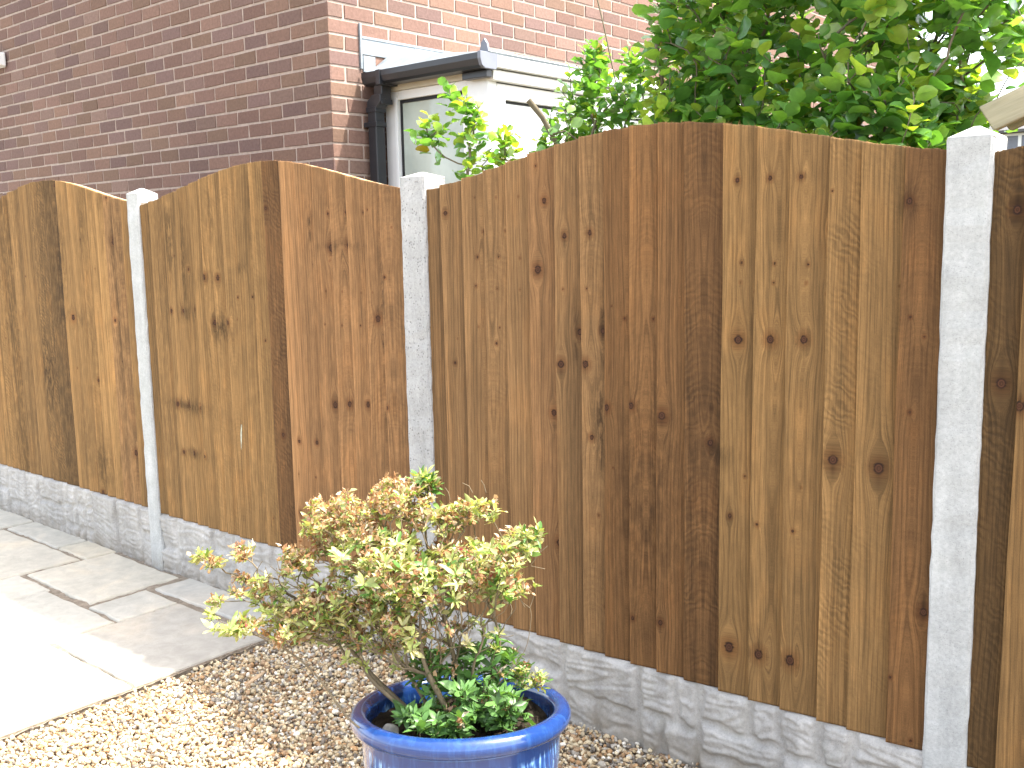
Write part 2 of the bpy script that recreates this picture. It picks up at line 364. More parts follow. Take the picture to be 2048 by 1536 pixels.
def ico(sub):
    bm = bmesh.new(); bmesh.ops.create_icosphere(bm, subdivisions=sub, radius=1); V = np.array([v.co[:] for v in bm.verts]); F = np.array([[v.index for v in f.verts] for f in bm.faces]); bm.free(); return V, F
def stones():
    IV, IF = ico(2)
    temps = []
    for t in range(14):
        V = IV.copy(); d = rng.normal(size=(7, 3)); d /= np.linalg.norm(d, axis=1)[:, None]; h = rng.uniform(.55, .9, 7)
        for a, b in zip(d, h):                      # chop facets for broken stone
            s = V@a; m = s > b; V[m] -= np.outer(s[m]-b, a)*.9
        V *= (1+rng.normal(0, .03, (len(V), 1))); V *= np.array([1, rng.uniform(.6, .95), rng.uniform(.45, .75)]); temps.append(V)
    P = []
    for layer, (pitch, z, keep) in enumerate(((.0125, -.036, 1), (.0135, -.026, .95), (.018, -.018, .6))):
        xs = np.arange(-3.352, .2, pitch); ys = np.arange(.55, 2.575, pitch)
        X, Y = np.meshgrid(xs, ys); X = X.ravel()+rng.uniform(-.5, .5, X.size)*pitch; Y = Y.ravel()+rng.uniform(-.5, .5, Y.size)*pitch
        q = to_px(np.c_[X, Y, np.zeros_like(X)]); m = (q[0] > -90) & (q[0] < 1560) & (q[1] < 1640) & (q[1] > 1180) & (rng.random(X.size) < keep) & (X > -3.352) & (q[2] > .3)
        m &= (Y < 2.566)
        P.append(np.c_[X[m], Y[m], z+rng.normal(0, .003, m.sum())])
    P = np.concatenate(P); n = len(P)
    pal = np.array([srgb(218, 204, 175), srgb(196, 174, 140), srgb(164, 138, 110), srgb(172, 165, 155), srgb(128, 120, 112), srgb(230, 225, 214), srgb(184, 148, 110), srgb(206, 190, 160), srgb(146, 122, 100)])
    pr = np.array([.18, .17, .13, .14, .07, .08, .08, .12, .03]); pr /= pr.sum()
    ci = rng.choice(len(pal), n, p=pr); col = np.minimum(pal[ci]*rng.uniform(.70, 1.1, (n, 1))*np.array([1, .97, .91]), .85)
    size = np.clip(rng.lognormal(math.log(.0078), .27, n), .004, .015)
    tid = rng.integers(0, len(temps), n)
    T = np.array(temps)[tid]*size[:, None, None]
    q = rng.normal(size=(n, 4)); q[:, 1:3] *= .35; q /= np.linalg.norm(q, axis=1)[:, None]; w_, x, y, z = q.T
    Rm = np.stack([1-2*(y*y+z*z), 2*(x*y-z*w_), 2*(x*z+y*w_), 2*(x*y+z*w_), 1-2*(x*x+z*z), 2*(y*z-x*w_), 2*(x*z-y*w_), 2*(y*z+x*w_), 1-2*(x*x+y*y)], 1).reshape(n, 3, 3)
    V = np.einsum('nij,nkj->nki', Rm, T)+P[:, None, :]
    nv = len(IV); F = (IF[None]+np.arange(n)[:, None, None]*nv).reshape(-1, 3)
    return V.reshape(-1, 3), F, np.repeat(col, nv, 0)
def mat_stone():
    k = NT("gravel_stone"); c = k.attr("lcol").outputs["Color"]; n = k.noise(k.obj(), 260, 3, .6)
    k.base(k.mix(1.0, c, k.mapr(n, .3, .7, .78, 1.18), 'MULTIPLY')); k.rough(.8); k.spec(.3); k.bump(n, .3, .002); return k.m
V, F, A = stones()
gr = mesh("gravel", V, F, mat_stone(), attrs={'lcol': A}); props(gr, kind='stuff')
prism("edging", [(-3.356, -.05), (-3.352, -.05), (-3.352, -.006), (-3.356, -.006)], 'y', -3, 2.55, JOINT)['kind'] = 'structure'

# a sliver of wood on the gravel
def chip():
    a, b = np.array([-3.02, 1.99, .006]), np.array([-3.058, 2.105, .012]); d = b-a; s = np.array([d[1], -d[0], 0]); s /= np.linalg.norm(s)
    V = []
    for t, wd in ((0, .003), (.15, .008), (.55, .011), (.9, .006), (1, .001)):
        for sgn, z in ((-1, 0), (1, .001), (1, .005), (-1, .004)): V.append(a+d*t+s*sgn*wd+np.array([0, 0, z]))
    F = [(0, 1, 2, 3), (16, 19, 18, 17)]+[(i*4+j, i*4+(j+1) % 4, (i+1)*4+(j+1) % 4, (i+1)*4+j) for i in range(4) for j in range(4)]
    o = mesh("wood_chip", V, F, mat_plain("chip_wood", srgb(176, 150, 118), .8, .2, 90, .3)); props(o, "thin tan sliver of wood lying on the gravel left of the blue pot", "wood chip")
chip()

# ------------------------------------------------------------------ fence
YF, YP = 2.537, 2.566
def rise(t): t = np.clip(np.abs(t), 0, 1); return .6*(np.cos(np.pi*t)+1)/2+.4*(1-t*t)
def post(x0, x1, top, z0, mat, label, seed, cap=.030, yb=2.652):
    r = random.Random(seed); c = .007; s0, s1, sd = YP-.010, YP+.040, .026
    P = [(x0, YF+c), (x0+c, YF), (x1-c, YF), (x1, YF+c), (x1, s0), (x1-sd, s0+.004), (x1-sd, s1-.004), (x1, s1), (x1, yb-c), (x1-c, yb), (x0+c, yb), (x0, yb-c), (x0, s1), (x0+sd, s1-.004), (x0+sd, s0+.004), (x0, s0)]
    n = len(P); V = []; F = []; nz = 46
    for i in range(nz+1):
        z = z0+(top-z0)*i/nz
        for j, (x, y) in enumerate(P):
            if z > top-.06: x = {5: x1, 6: x1, 13: x0, 14: x0}.get(j, x)
            V.append((x+r.gauss(0, .0010), y+r.gauss(0, .0010), z))
    for i in range(nz):
        for j in range(n): F.append((i*n+j, i*n+(j+1) % n, (i+1)*n+(j+1) % n, (i+1)*n+j))
    # weathered cap: solid four-way slope over the slots
    b = len(V); e = .0
    ring = [(x0+c, YF), (x1-c, YF), (x1, YF+c), (x1, yb-c), (x1-c, yb), (x0+c, yb), (x0, yb-c), (x0, YF+c)]
    for (x, y) in ring: V.append((x, y, top-.0005))
    for (x, y) in ring: V.append((x, y, top+.004))
    m = 8; cx, cy = (x0+x1)/2, (YF+yb)/2
    V.append((cx-.006, cy-.006, top+cap)); V.append((cx+.006, cy-.006, top+cap)); V.append((cx+.006, cy+.006, top+cap)); V.append((cx-.006, cy+.006, top+cap))
    for j in range(m): F.append((b+j, b+(j+1) % m, b+m+(j+1) % m, b+m+j))
    F.append(tuple(b+j for j in range(m))[::-1])
    a = b+2*m
    R8 = [b+m+j for j in range(8)]
    F += [(R8[0], R8[1], a+1, a), (R8[1], R8[2], a+1), (R8[2], R8[3], a+2, a+1), (R8[3], R8[4], a+2), (R8[4], R8[5], a+3, a+2), (R8[5], R8[6], a+3), (R8[6], R8[7], a, a+3), (R8[7], R8[0], a), (a, a+1, a+2, a+3)]
    o = mesh("fence_post", V, F, mat); props(o, label, "fence post", "concrete fence posts"); return o
post(-6.498, -6.398, 1.83, -.06, CONC, "slim grey concrete post cut off by the left edge of the photo", 1)
post(-4.608, -4.508, 1.829, -.02, CONC, "slim smooth grey concrete post standing on the paving between the two leftmost fence panels", 2)
post(-2.709, -2.585, 1.804, -.06, CONCP, "pock-marked concrete post in the middle behind the potted azalea", 3, .022)
post(-.823, -.718, 1.796, -.06, CONC, "broad pale concrete post with pyramid cap at the right edge of the widest fence panel", 4)
post(1.062, 1.160, 1.79, -.06, CONC, "grey concrete post beyond the right edge of the photo", 5)

K1 = [(-4.791,1.61,0.0135),(-5.362,1.912,0.0082),(-4.822,1.825,0.0058),(-5.265,1.22,0.0132),(-6.0,1.136,0.0115),(-5.075,0.299,0.0106),(-4.718,0.558,0.0126),(-5.046,0.902,0.0078),(-5.654,0.969,0.0084),(-4.821,1.222,0.0075)]
K2 = [(-3.125,1.563,0.0133),(-3.023,1.572,0.0131),(-2.868,1.298,0.0119),(-3.319,1.656,0.0063),(-3.216,1.646,0.0072),(-3.898,1.442,0.0098),(-4.0,1.444,0.0117),(-3.522,1.728,0.0065),(-4.287,1.285,0.0074),(-4.205,1.288,0.0073),(-4.101,1.297,0.006),(-3.949,1.243,0.0106),(-3.837,1.247,0.0092),(-3.767,1.358,0.0046),(-3.659,1.363,0.0045),(-3.552,1.36,0.0044),(-3.136,1.695,0.0046),(-3.034,1.697,0.004),(-2.933,1.693,0.0039),(-2.899,1.702,0.0029),(-2.811,1.454,0.0049),(-4.129,1.478,0.006),(-3.579,1.181,0.0045),(-3.165,1.396,0.0026),(-3.066,1.396,0.0025),(-2.958,1.393,0.0025),(-3.178,1.266,0.0026),(-3.074,1.265,0.0031),(-2.968,1.269,0.003),(-3.143,0.946,0.0115),(-3.052,0.957,0.0103),(-2.946,0.964,0.0091),(-2.825,0.965,0.006),(-4.285,0.848,0.0106),(-4.195,0.847,0.0104),(-4.103,0.843,0.0103),(-4.264,0.619,0.0075),(-4.174,0.627,0.0086),(-4.084,0.622,0.0091),(-3.379,0.772,0.0066),(-3.267,0.779,0.0075),(-3.485,0.788,0.0078),(-3.389,0.466,0.0078),(-3.28,0.473,0.0076),(-2.88,0.646,0.0081),(-3.39,0.633,0.0022),(-3.281,0.634,0.0027)]
K3 = [(-2.059,1.703,0.0083),(-2.087,1.485,0.012),(-1.978,1.591,0.0076),(-1.879,1.598,0.0074),(-1.926,1.289,0.0088),(-1.839,1.296,0.008),(-1.994,1.184,0.0107),(-1.9,1.19,0.0105),(-2.472,1.157,0.0052),(-2.492,1.676,0.0077),(-2.088,1.812,0.0035),(-1.985,1.424,0.0029),(-1.891,1.427,0.0029),(-1.759,1.337,0.004),(-1.656,1.34,0.0039),(-1.543,1.338,0.0032),(-2.36,1.725,0.0025),(-2.266,1.721,0.0025),(-2.17,1.72,0.0024),(-2.33,1.611,0.0037),(-2.234,1.611,0.0031),(-2.134,1.61,0.0024),(-2.355,1.526,0.0044),(-2.261,1.526,0.0037),(-2.168,1.522,0.003),(-2.363,1.428,0.0038),(-2.268,1.421,0.0031),(-2.17,1.419,0.0024),(-2.357,1.289,0.0025),(-2.262,1.29,0.0025),(-1.379,1.731,0.006),(-1.285,1.731,0.0059),(-1.194,1.73,0.0057),(-1.372,1.292,0.011),(-1.274,1.298,0.0107),(-1.175,1.303,0.0105),(-1.366,1.507,0.0036),(-1.269,1.504,0.0035),(-1.17,1.502,0.0035),(-1.369,1.452,0.003),(-1.27,1.452,0.003),(-1.173,1.453,0.0029),(-0.909,1.656,0.0075),(-1.117,1.595,0.0045),(-1.105,1.69,0.0028),(-0.897,1.372,0.0033),(-0.863,1.325,0.0032),(-1.118,1.425,0.0029),(-1.328,1.427,0.0024),(-1.226,1.426,0.0023),(-0.888,1.134,0.0038),(-1.46,0.989,0.0082),(-1.617,1.054,0.0117),(-1.725,1.074,0.009),(-1.819,1.06,0.0091),(-1.88,0.958,0.0072),(-1.458,1.089,0.0028),(-1.388,0.389,0.0143),(-1.291,0.391,0.0126),(-1.196,0.399,0.0137),(-1.619,0.409,0.0075),(-1.722,0.4,0.0061),(-1.829,0.408,0.0063),(-0.84,0.62,0.01),(-0.861,0.266,0.0038),(-1.087,0.987,0.0133),(-0.968,0.979,0.0142),(-2.035,1.021,0.0098),(-2.021,0.586,0.0116),(-1.196,0.773,0.0041),(-1.301,0.773,0.0042),(-1.388,0.784,0.0058)]
K4 = [(-0.665,1.627,0.0101),(-0.682,1.222,0.0124),(-0.639,1.173,0.0113)]
B1 = [-6.43, -6.33, -6.23, -6.15, -6.073, -5.99, -5.911, -5.767, -5.633, -5.469, -5.328, -5.208, -5.096, -5.013, -4.931, -4.847, -4.76, -4.678, -4.585]
B2 = [-4.53, -4.425, -4.299, -4.174, -4.08, -3.997, -3.923, -3.836, -3.729, -3.625, -3.532, -3.418, -3.314, -3.21, -3.107, -3.01, -2.914, -2.825, -2.688]
B3 = [-2.606, -2.512, -2.41, -2.312, -2.215, -2.117, -2.011, -1.911, -1.823, -1.73, -1.631, -1.537, -1.418, -1.319, -1.222, -1.112, -1.026, -0.921, -0.803]
B4 = [-.748, -.644]+[-.644+.1*i for i in range(1, 17)]+[1.08]
WB = np.array([.256, .141, .058])
Y_, P_, RD = np.array([1.0, 1.02, .92]), np.array([1.0, .95, .95]), np.array([1.0, .90, .80])
def tones(s):   # "1.05y .9r" -> colours
    out = []
    for t in s.split():
        h = {'y': Y_, 'p': P_, 'r': RD}.get(t[-1], np.ones(3)); out.append(WB*float(t.rstrip('ypr'))*h)
    return out
T1 = tones("1.0y .95y 1.05y 1.1y 1.05y 1.0y 1.0y .98y 1.08y .74y 1.16y 1.25y 1.08y 1.3y 1.2y 1.1 1.06 .95y")
T2 = tones(".78y 1.12y 1.14y 1.0y 1.05y 1.1y 1.1y 1.04y 1.06y 1.06y .68r 1.24p 1.2p 1.18p 1.2p 1.16p 1.22p 1.16p")
T3 = tones(".76 .95 .92 .98 .98 1.03p .94 .98 .76r .78r .78r .58r 1.08y 1.05y 1.0y .88y .92y .68r")  # tones include light falloff along the fence: left panels lifted, this one lowered
T4 = tones(".42y .80y .9 .8 1 .9 .8 .9 1 .8 .9 1 .9 .8 .9 1 .9 .9")  # deep shade beside the post is put into the first board's tone
ST1 = [(-5.33, 1.55, .05, .30, .5), (-5.25, 1.22, .16, .06, .45), (-5.1, 1.7, .03, .16, .4), (-4.9, 1.86, .02, .1, .6), (-5.6, .9, .1, .2, .4), (-5.05, .45, .12, .12, .45), (-5.22, .55, .05, .3, .35), (-4.78, 1.2, .03, .3, .3)]
ST2 = [(-4.27, 1.62, .035, .22, .55), (-4.16, 1.5, .02, .25, .5), (-4.18, 1.28, .07, .05, .5), (-3.9, 1.22, .10, .06, .5), (-4.0, 1.44, .08, .04, .35), (-3.73, 1.48, .06, .03, .4), (-4.19, .845, .16, .035, .6), (-4.18, .62, .14, .03, .4), (-3.93, 1.7, .03, .12, .35), (-3.07, 1.57, .14, .02, .4), (-3.25, 1.66, .012, .08, .6), (-2.83, 1.40, .012, .16, .7), (-3.33, .47, .02, .04, .7)]
ST3 = [(-1.67, .80, .17, .42, .38), (-1.94, 1.27, .012, .12, .5), (-1.84, 1.28, .012, .14, .6), (-1.85, 1.0, .018, .18, .6), (-1.62, 1.05, .03, .05, .35), (-1.44, .96, .05, .04, .5), (-1.33, 1.29, .02, .25, .18), (-.91, 1.655, .03, .05, .45), (-1.70, .9, .05, .25, .3), (-1.5, .8, .08, .5, .25)]
def panel(B, T, K, ST, base, ends, apexx, apexz, label, seed, saws=(), weather=.1):
    r = np.random.default_rng(seed); n = len(B)-1
    half = max(B[-1]-apexx, apexx-B[0]); Vs, Fs, at_ = [], [], {k: [] for k in ('gu', 'gv', 'knot', 'stain', 'saw', 'bcol', 'edge')}; off = 0
    e0, e1 = ends
    def top(x):
        t = (x-apexx)/np.where(x < apexx, apexx-B[0], B[-1]-apexx); e = np.where(x < apexx, e0, e1); return e+(apexz-e)*rise(t)
    for i in range(n):
        xl, xr = B[i]-.001, B[i+1]+.014
        nu = max(8, int((xr-xl)/.0042)); nv = 270
        u = np.linspace(0, 1, nu+1); xx = xl+(xr-xl)*u
        tilt = r.normal(0, .0012); tz = top(xx)+r.normal(0, .0006, nu+1)+.0012*np.sin(xx*55+i); v = np.linspace(0, 1, nv+1)
        U, Vv = np.meshgrid(xx, v, indexing='ij'); Z = base+(tz[:, None]-base)*Vv
        wav = .0015*np.sin(Z*3.1+r.uniform(0, 6))
        yy = YP-.020+.021*u[:, None]**.9+tilt*(Vv-.5)+wav*.4
        xw = U+.0016*np.sin(Z*4+r.uniform(0, 6))+.0007*np.sin(Z*13+r.uniform(0, 6))+(Vv-.5)*r.normal(0, .0045)*(0 < i < n-1)
        # grain
        cath = r.random() < .35; uc = xl+(xr-xl)*r.uniform(.2, .8)
        gu = (U-xl)
        if cath: gu = .9*np.sqrt((U-uc)**2+.00012)+(Z-r.uniform(.3, 1.5))*r.choice([-1, 1])*r.uniform(.008, .02)
        else: gu = gu+.004*np.sin(Z*r.uniform(2, 4)+r.uniform(0, 6))
        kd = np.full(U.shape, 6.0)
        knots = [k for k in K if xl-.004 < k[0] < B[i+1]+.004]
        for _ in range(r.integers(0, 4)): knots.append((r.uniform(xl, xr), r.uniform(base, 1.7), abs(r.normal(.0014, .0008))+.001))
        for (kx, kz, kr) in knots:
            kr = kr*1.0
            dx = U-kx; dz = (Z-kz)*.82; d = np.sqrt(dx*dx+dz*dz); kd = np.minimum(kd, d/kr)
            a = 1.7*kr; dd = np.maximum(dx*dx+(dz*.45)**2, a*a); gu = gu-dx*a*a/dd
        st = np.zeros(U.shape)
        for (sx, sz, rx, rz, s) in ST:
            q = ((U-sx)/rx)**2+((Z-sz)/rz)**2; st = np.maximum(st, s*np.exp(-q*1.2))
        for (kx, kz, kr) in knots:
            if kr > .0055: st = np.maximum(st, r.uniform(.2, .6)*np.exp(-np.abs((U-kx)/(kr*.55))**1.5)*np.exp(-np.abs((Z-kz-r.choice([-1, 1])*kr*2)/(kr*r.uniform(2.5, 6)))**1.6))
        st = np.clip(st*(.75+.5*r.random())+weather*r.uniform(.3, 1.5), 0, 1)
        N = (nu+1)*(nv+1); m = nv+1
        front = np.c_[xw.ravel(), yy.ravel(), Z.ravel()]
        back = np.concatenate([np.c_[xx, np.full(nu+1, YP+.004), np.full(nu+1, base)], np.c_[xx, np.full(nu+1, YP+.004), tz]])
        Vs.append(front); Vs.append(back)
        Fs.append(off+gridF(nu+1, nv+1)); o = off+N; q = np.arange(nu); c0 = off
        Fs.append(np.c_[c0+q*m+nv, c0+(q+1)*m+nv, o+nu+1+q+1, o+nu+1+q])        # top edge
        Fs.append(np.c_[o+q, o+q+1, c0+(q+1)*m, c0+q*m])                          # bottom edge
        Fs.append(np.c_[o+q+1, o+q, o+nu+1+q, o+nu+1+q+1])                        # back
        j = np.arange(nv)
        # left (thick) edge as two skinny quads via back corners
        Vs.append(np.c_[np.full(nv+1, xl), np.full(nv+1, YP+.004), base+(tz[0]-base)*v]); b2 = o+2*(nu+1)
        Fs.append(np.c_[b2+j, c0+j, c0+j+1, b2+j+1])
        tot = N+2*(nu+1)+nv+1
        def ext(a, fill): return np.concatenate([a.ravel(), np.full(tot-N, fill)])
        so_ = r.uniform(0, 50)
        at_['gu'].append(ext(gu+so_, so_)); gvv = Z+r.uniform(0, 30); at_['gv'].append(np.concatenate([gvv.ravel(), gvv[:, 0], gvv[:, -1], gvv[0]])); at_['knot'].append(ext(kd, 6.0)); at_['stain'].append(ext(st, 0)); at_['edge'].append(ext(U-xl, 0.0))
        at_['saw'].append(np.full(tot, 1.5 if i in saws else (.0 if r.random() < .6 else .5)))
        at_['bcol'].append(np.tile(T[i]*r.uniform(.93, 1.07), (tot, 1)))
        off += tot
    # splinters along the sawn top
    for s in range(140):
        x = r.uniform(B[0]+.03, B[-1]-.02); z = float(top(np.array(x))); L = abs(r.normal(.006, .004))+.003; a = r.normal(0, .8)
        p = np.array([[x-.0006, YP-.004, z-.004], [x+.0006, YP-.004, z-.004], [x+L*math.sin(a), YP-.006+r.normal(0, .003), z+L*math.cos(a)]])
        Vs.append(p); Fs.append(np.array([[off, off+1, off+2]])); off += 3
        for k_ in ('gu', 'gv', 'stain', 'saw', 'edge'): at_[k_].append(np.zeros(3))
        at_['knot'].append(np.full(3, 6.0)); at_['bcol'].append(np.tile(WB*1.6, (3, 1)))
    root = thing("wooden_fence", ((B[0]+B[-1])/2, YP, base), label, "fence panel", "arched timber fence panels")
    quads = [f for f in Fs if f.shape[1] == 4]; tris = [f for f in Fs if f.shape[1] == 3]
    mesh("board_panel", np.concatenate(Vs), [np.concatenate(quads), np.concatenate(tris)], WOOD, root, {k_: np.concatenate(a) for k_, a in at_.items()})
    for z in (base+.10, base+.70, base+1.28): boxes("rail", [(B[0]+.0, B[-1]-.0, YP+.0055, YP+.036, z, z+.045)], RAILW, root, .003)
    xs = np.linspace(B[0]+.002, B[-1]-.002, 40); zs = top(xs)-.003; V = []; F = []
    for x, z in zip(xs, zs): V += [(x, YP+.0055, z-.04), (x, YP+.034, z-.04), (x, YP+.034, z), (x, YP+.0055, z)]
    for i in range(39):
        for j in range(4): F.append((i*4+j, i*4+(j+1) % 4, (i+1)*4+(j+1) % 4, (i+1)*4+j))
    F += [(0, 1, 2, 3), (156, 159, 158, 157)]
    mesh("top_rail", V, F, RAILT, root)
    return root
RAILT = mat_plain("sunlit_sawn_wood", (.46, .34, .20), .8, .2, 30, .4, .2)  # raw sawn wood, lightened further to paint in the sunlit top edge
RAILW = mat_plain("rail_wood", (.26, .15, .07), .8, .2, 12, .3, .2)
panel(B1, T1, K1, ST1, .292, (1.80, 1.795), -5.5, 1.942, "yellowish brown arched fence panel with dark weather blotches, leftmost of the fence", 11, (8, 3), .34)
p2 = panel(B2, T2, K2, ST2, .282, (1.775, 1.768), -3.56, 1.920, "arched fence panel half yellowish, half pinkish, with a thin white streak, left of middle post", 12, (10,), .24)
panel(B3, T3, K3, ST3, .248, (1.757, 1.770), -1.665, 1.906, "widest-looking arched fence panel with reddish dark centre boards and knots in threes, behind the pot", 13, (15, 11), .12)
panel(B4, T4, K4, [], .246, (1.757, 1.757), .17, 1.90, "brown fence panel sliver with painted-in shade at the right edge beyond the broad concrete post", 14, (0,), .3)
def streak():
    pts = np.array([(-3.786, YP-.0085, .80), (-3.792, YP-.0085, .76), (-3.797, YP-.0085, .70), (-3.802, YP-.0085, .66), (-3.809, YP-.0085, .62), (-3.815, YP-.0085, .585)]); V = []; F = []
    wd = [.003, .006, .004, .005, .003, .0015]
    for p, w_ in zip(pts, wd): V += [p+np.array([-w_, -.002, 0]), p+np.array([w_, -.002, 0]), p+np.array([w_*.5, -.0045, 0]), p+np.array([-w_*.5, -.0045, 0])]
    for i in range(5):
        for j in range(4): F.append((i*4+j, i*4+(j+1) % 4, (i+1)*4+(j+1) % 4, (i+1)*4+j))
    F += [(0, 1, 2, 3), (20, 23, 22, 21)]
    mesh("white_streak", V, F, mat_plain("streak", (.55, .58, .47), .9, .35, 60, .3, .1), p2, smooth=True)
streak()

# rock-faced concrete gravel boards
def gravel_board(x0, x1, ztop, zbot, label, seed):
    r = np.random.default_rng(seed); sp = .0042; nx, nz = int((x1-x0)/sp), int((ztop-zbot)/sp)
    X, Z = np.meshgrid(np.linspace(x0, x1, nx+1), np.linspace(zbot, ztop, nz+1), indexing='ij'); H = np.zeros(X.shape)
    def sn(f1, f2, n=5):
        a = np.zeros(X.shape)
        for k_ in range(n):
            fx, fz = f1*r.uniform(.5, 1.6), f2*r.uniform(.5, 1.6); a += np.sin(X*fx*r.choice([-1, 1])+Z*fz+r.uniform(0, 6.28)+1.3*np.sin(X*fx*.7+r.uniform(0, 6)))
        return a/n**.5
    wx, wz = sn(40, 40, 3)*.006, sn(45, 35, 3)*.006
    rects = []
    x = x0-.1
    while x < x1+.1:
        wcol = r.uniform(.16, .34); zz = zbot-.01
        if r.random() < .3: hs = [ztop-zbot+.02]
        elif r.random() < .6:
            a = r.uniform(.35, .65); hs = [(ztop-zbot+.02)*a, (ztop-zbot+.02)*(1-a)]
        else:
            a, b = r.uniform(.28, .38), r.uniform(.28, .38); hs = [(ztop-zbot+.02)*a, (ztop-zbot+.02)*b, (ztop-zbot+.02)*(1-a-b)]
        for h in hs:
            if r.random() < .45 and h < .2:
                s = wcol*r.uniform(.35, .65); rects += [(x, x+s, zz, zz+h), (x+s, x+wcol, zz, zz+h)]
            else: rects.append((x, x+wcol, zz, zz+h))
            zz += h
        x += wcol
    for (a, b, c, d) in rects:
        dx = np.minimum(X+wx-a, b-X-wx); dz = np.minimum(Z+wz-c, d-Z-wz); e = np.minimum(dx, dz)
        m = np.clip((e-.006)/.016, 0, 1); m = m*m*(3-2*m)
        tx, tz = r.normal(0, .03), r.normal(0, .05); hgt = r.uniform(.009, .016)
        q = np.abs(sn(26, 70, 4)); flake = np.floor((sn(15, 60, 4)+Z*r.uniform(15, 40))*1.6)
        loc = hgt+tx*(X-(a+b)/2)+tz*(Z-(c+d)/2)+.0026*(flake % 3)-.0022*q
        H = np.where(e > 0, np.maximum(H, m*np.clip(loc, .002, .024)), H)
    H = H+.0008*sn(160, 200, 4)+r.normal(0, .0003, X.shape)
    k_ = np.array([.25, .5, .25])                      # soften the cast
    for _ in range(1):
        H = np.apply_along_axis(lambda q: np.convolve(np.pad(q, 1, 'edge'), k_, 'valid'), 0, H); H = np.apply_along_axis(lambda q: np.convolve(np.pad(q, 1, 'edge'), k_, 'valid'), 1, H)
    H *= np.clip((ztop-Z)/.012, 0, 1)*.75+.25
    Y = YP-.006-H
    F = gridF(nx+1, nz+1); N = X.size; V = np.c_[X.ravel(), Y.ravel(), Z.ravel()]; m = nz+1
    bx = np.linspace(x0, x1, nx+1); back = np.concatenate([np.c_[bx, np.full(nx+1, YP+.035), np.full(nx+1, ztop)], np.c_[bx, np.full(nx+1, YP+.035), np.full(nx+1, zbot)]])
    q = np.arange(nx); F2 = np.c_[q*m+nz, (q+1)*m+nz, N+q+1, N+q]; F3 = np.c_[N+q, N+q+1, N+nx+1+q+1, N+nx+1+q]
    o = mesh("gravel_board", np.r_[V, back], [F, F2, F3], CONCG, smooth=False); props(o, label, "gravel board", "rock-faced concrete gravel boards")
    sm = np.zeros(len(o.data.polygons), bool); sm[:len(F)] = True; o.data.polygons.foreach_set("use_smooth", sm)
gravel_board(-6.42, -4.585, .289, -.05, "rock-faced concrete gravel board under the leftmost panel, beside the paving", 21)
gravel_board(-4.53, -2.688, .280, -.06, "rock-faced concrete gravel board under the streaked panel, partly behind the azalea", 22)
gravel_board(-2.606, -.803, .246, -.07, "rock-faced concrete gravel board to the right of the blue pot, with clear stone pattern", 23)
gravel_board(-.748, 1.08, .244, -.07, "grey concrete gravel board corner at the bottom right beyond the broad post", 24)

# ------------------------------------------------------------------ brick house
HX, HY, CRS, BL = -4.536, 3.76, .0847, .225
HEND, HLEFT, HTOP = 12.6, -10.6, 5.3
house = thing("brick_house", (HX, HY, 0), "red brown brick house with white bay window behind the left fence panels", "house")
def brick_wall(name, U0, uvec, nvec, length):
    uvec = np.array(uvec, float); nvec = np.array(nvec, float); V, F, A, MI = [], [], [], []; zk = 2.8154
    r = np.random.default_rng(31 if nvec[1] else 32); k0 = -int((zk+.1)/CRS); k1 = int((HTOP-zk)/CRS)
    base_half = 0 if nvec[1] else 1
    pal = [np.array(c)*1.12 for c in ((.172, .103, .079), (.165, .098, .076), (.180, .108, .081), (.155, .097, .079), (.182, .110, .079), (.164, .102, .072), (.150, .094, .080), (.174, .112, .088))]
    j = .0052
    for k in range(k0, k1):
        za, zb = zk+(k)*CRS, zk+(k+1)*CRS            # course k above zk
        half = ((k % 2) == (1 if base_half == 0 else 1))
        half = (k % 2 != 0) if nvec[1] else (k % 2 != 0)
        # left face: the course just under zk (k=-1) starts with a half brick; right face: the one just above (k=0)
        half = (k % 2 == 1) if nvec[1] else (k % 2 == 0)
        u = 0.0; first = True
        while u < length:
            L = BL/2 if (first and half) else BL
            a, b = (u+j if not first else 0.0), min(u+L-j, length); first = False; u += L
            if b-a < .02: continue
            col = pal[r.integers(len(pal))]*r.uniform(.84, 1.12)
            dz = r.normal(0, .0012, 4); du = r.normal(0, .0014, 4); pr = r.normal(0, .0009)
            ch = .0035; b0 = len(V)
            for (uu, zz, i_) in ((a, za+j, 0), (b, za+j, 1), (b, zb-j, 2), (a, zb-j, 3)):
                V.append(U0+uvec*(uu+du[i_]*(uu > 0))+np.array([0, 0, zz+dz[i_]])-nvec*.009)
            su = (ch, -ch, -ch, ch); sz = (ch, ch, -ch, -ch)
            for (uu, zz, i_) in ((a, za+j, 0), (b, za+j, 1), (b, zb-j, 2), (a, zb-j, 3)):
                V.append(U0+uvec*(uu+du[i_]*(uu > 0)+su[i_]*(.3 if uu == 0 else 1))+np.array([0, 0, zz+dz[i_]+sz[i_]])+nvec*pr)
            A += [col]*8
            for q in range(4):
                p = (q+1) % 4; F.append((b0+q, b0+p, b0+4+p, b0+4+q)); MI.append(0)
            F.append((b0+4, b0+5, b0+6, b0+7)); MI.append(0)
    b0 = len(V)
    for (uu, zz) in ((.004, -.05), (length, -.05), (length, HTOP), (.004, HTOP)):
        V.append(U0+uvec*uu+np.array([0, 0, zz])-nvec*.0045); A.append(np.array([.4, .35, .3]))
    F.append((b0, b0+1, b0+2, b0+3)); MI.append(1)
    return mesh(name, np.array(V), F, [BRICK, MORTAR], house, {'bcol': np.array(A)}, MI)
brick_wall("side_wall", np.array([HX, HY, 0.]), (-1, 0, 0), (0, -1, 0), HX-HLEFT)
brick_wall("front_wall", np.array([HX, HY, 0.]), (0, 1, 0), (1, 0, 0), HEND-HY)
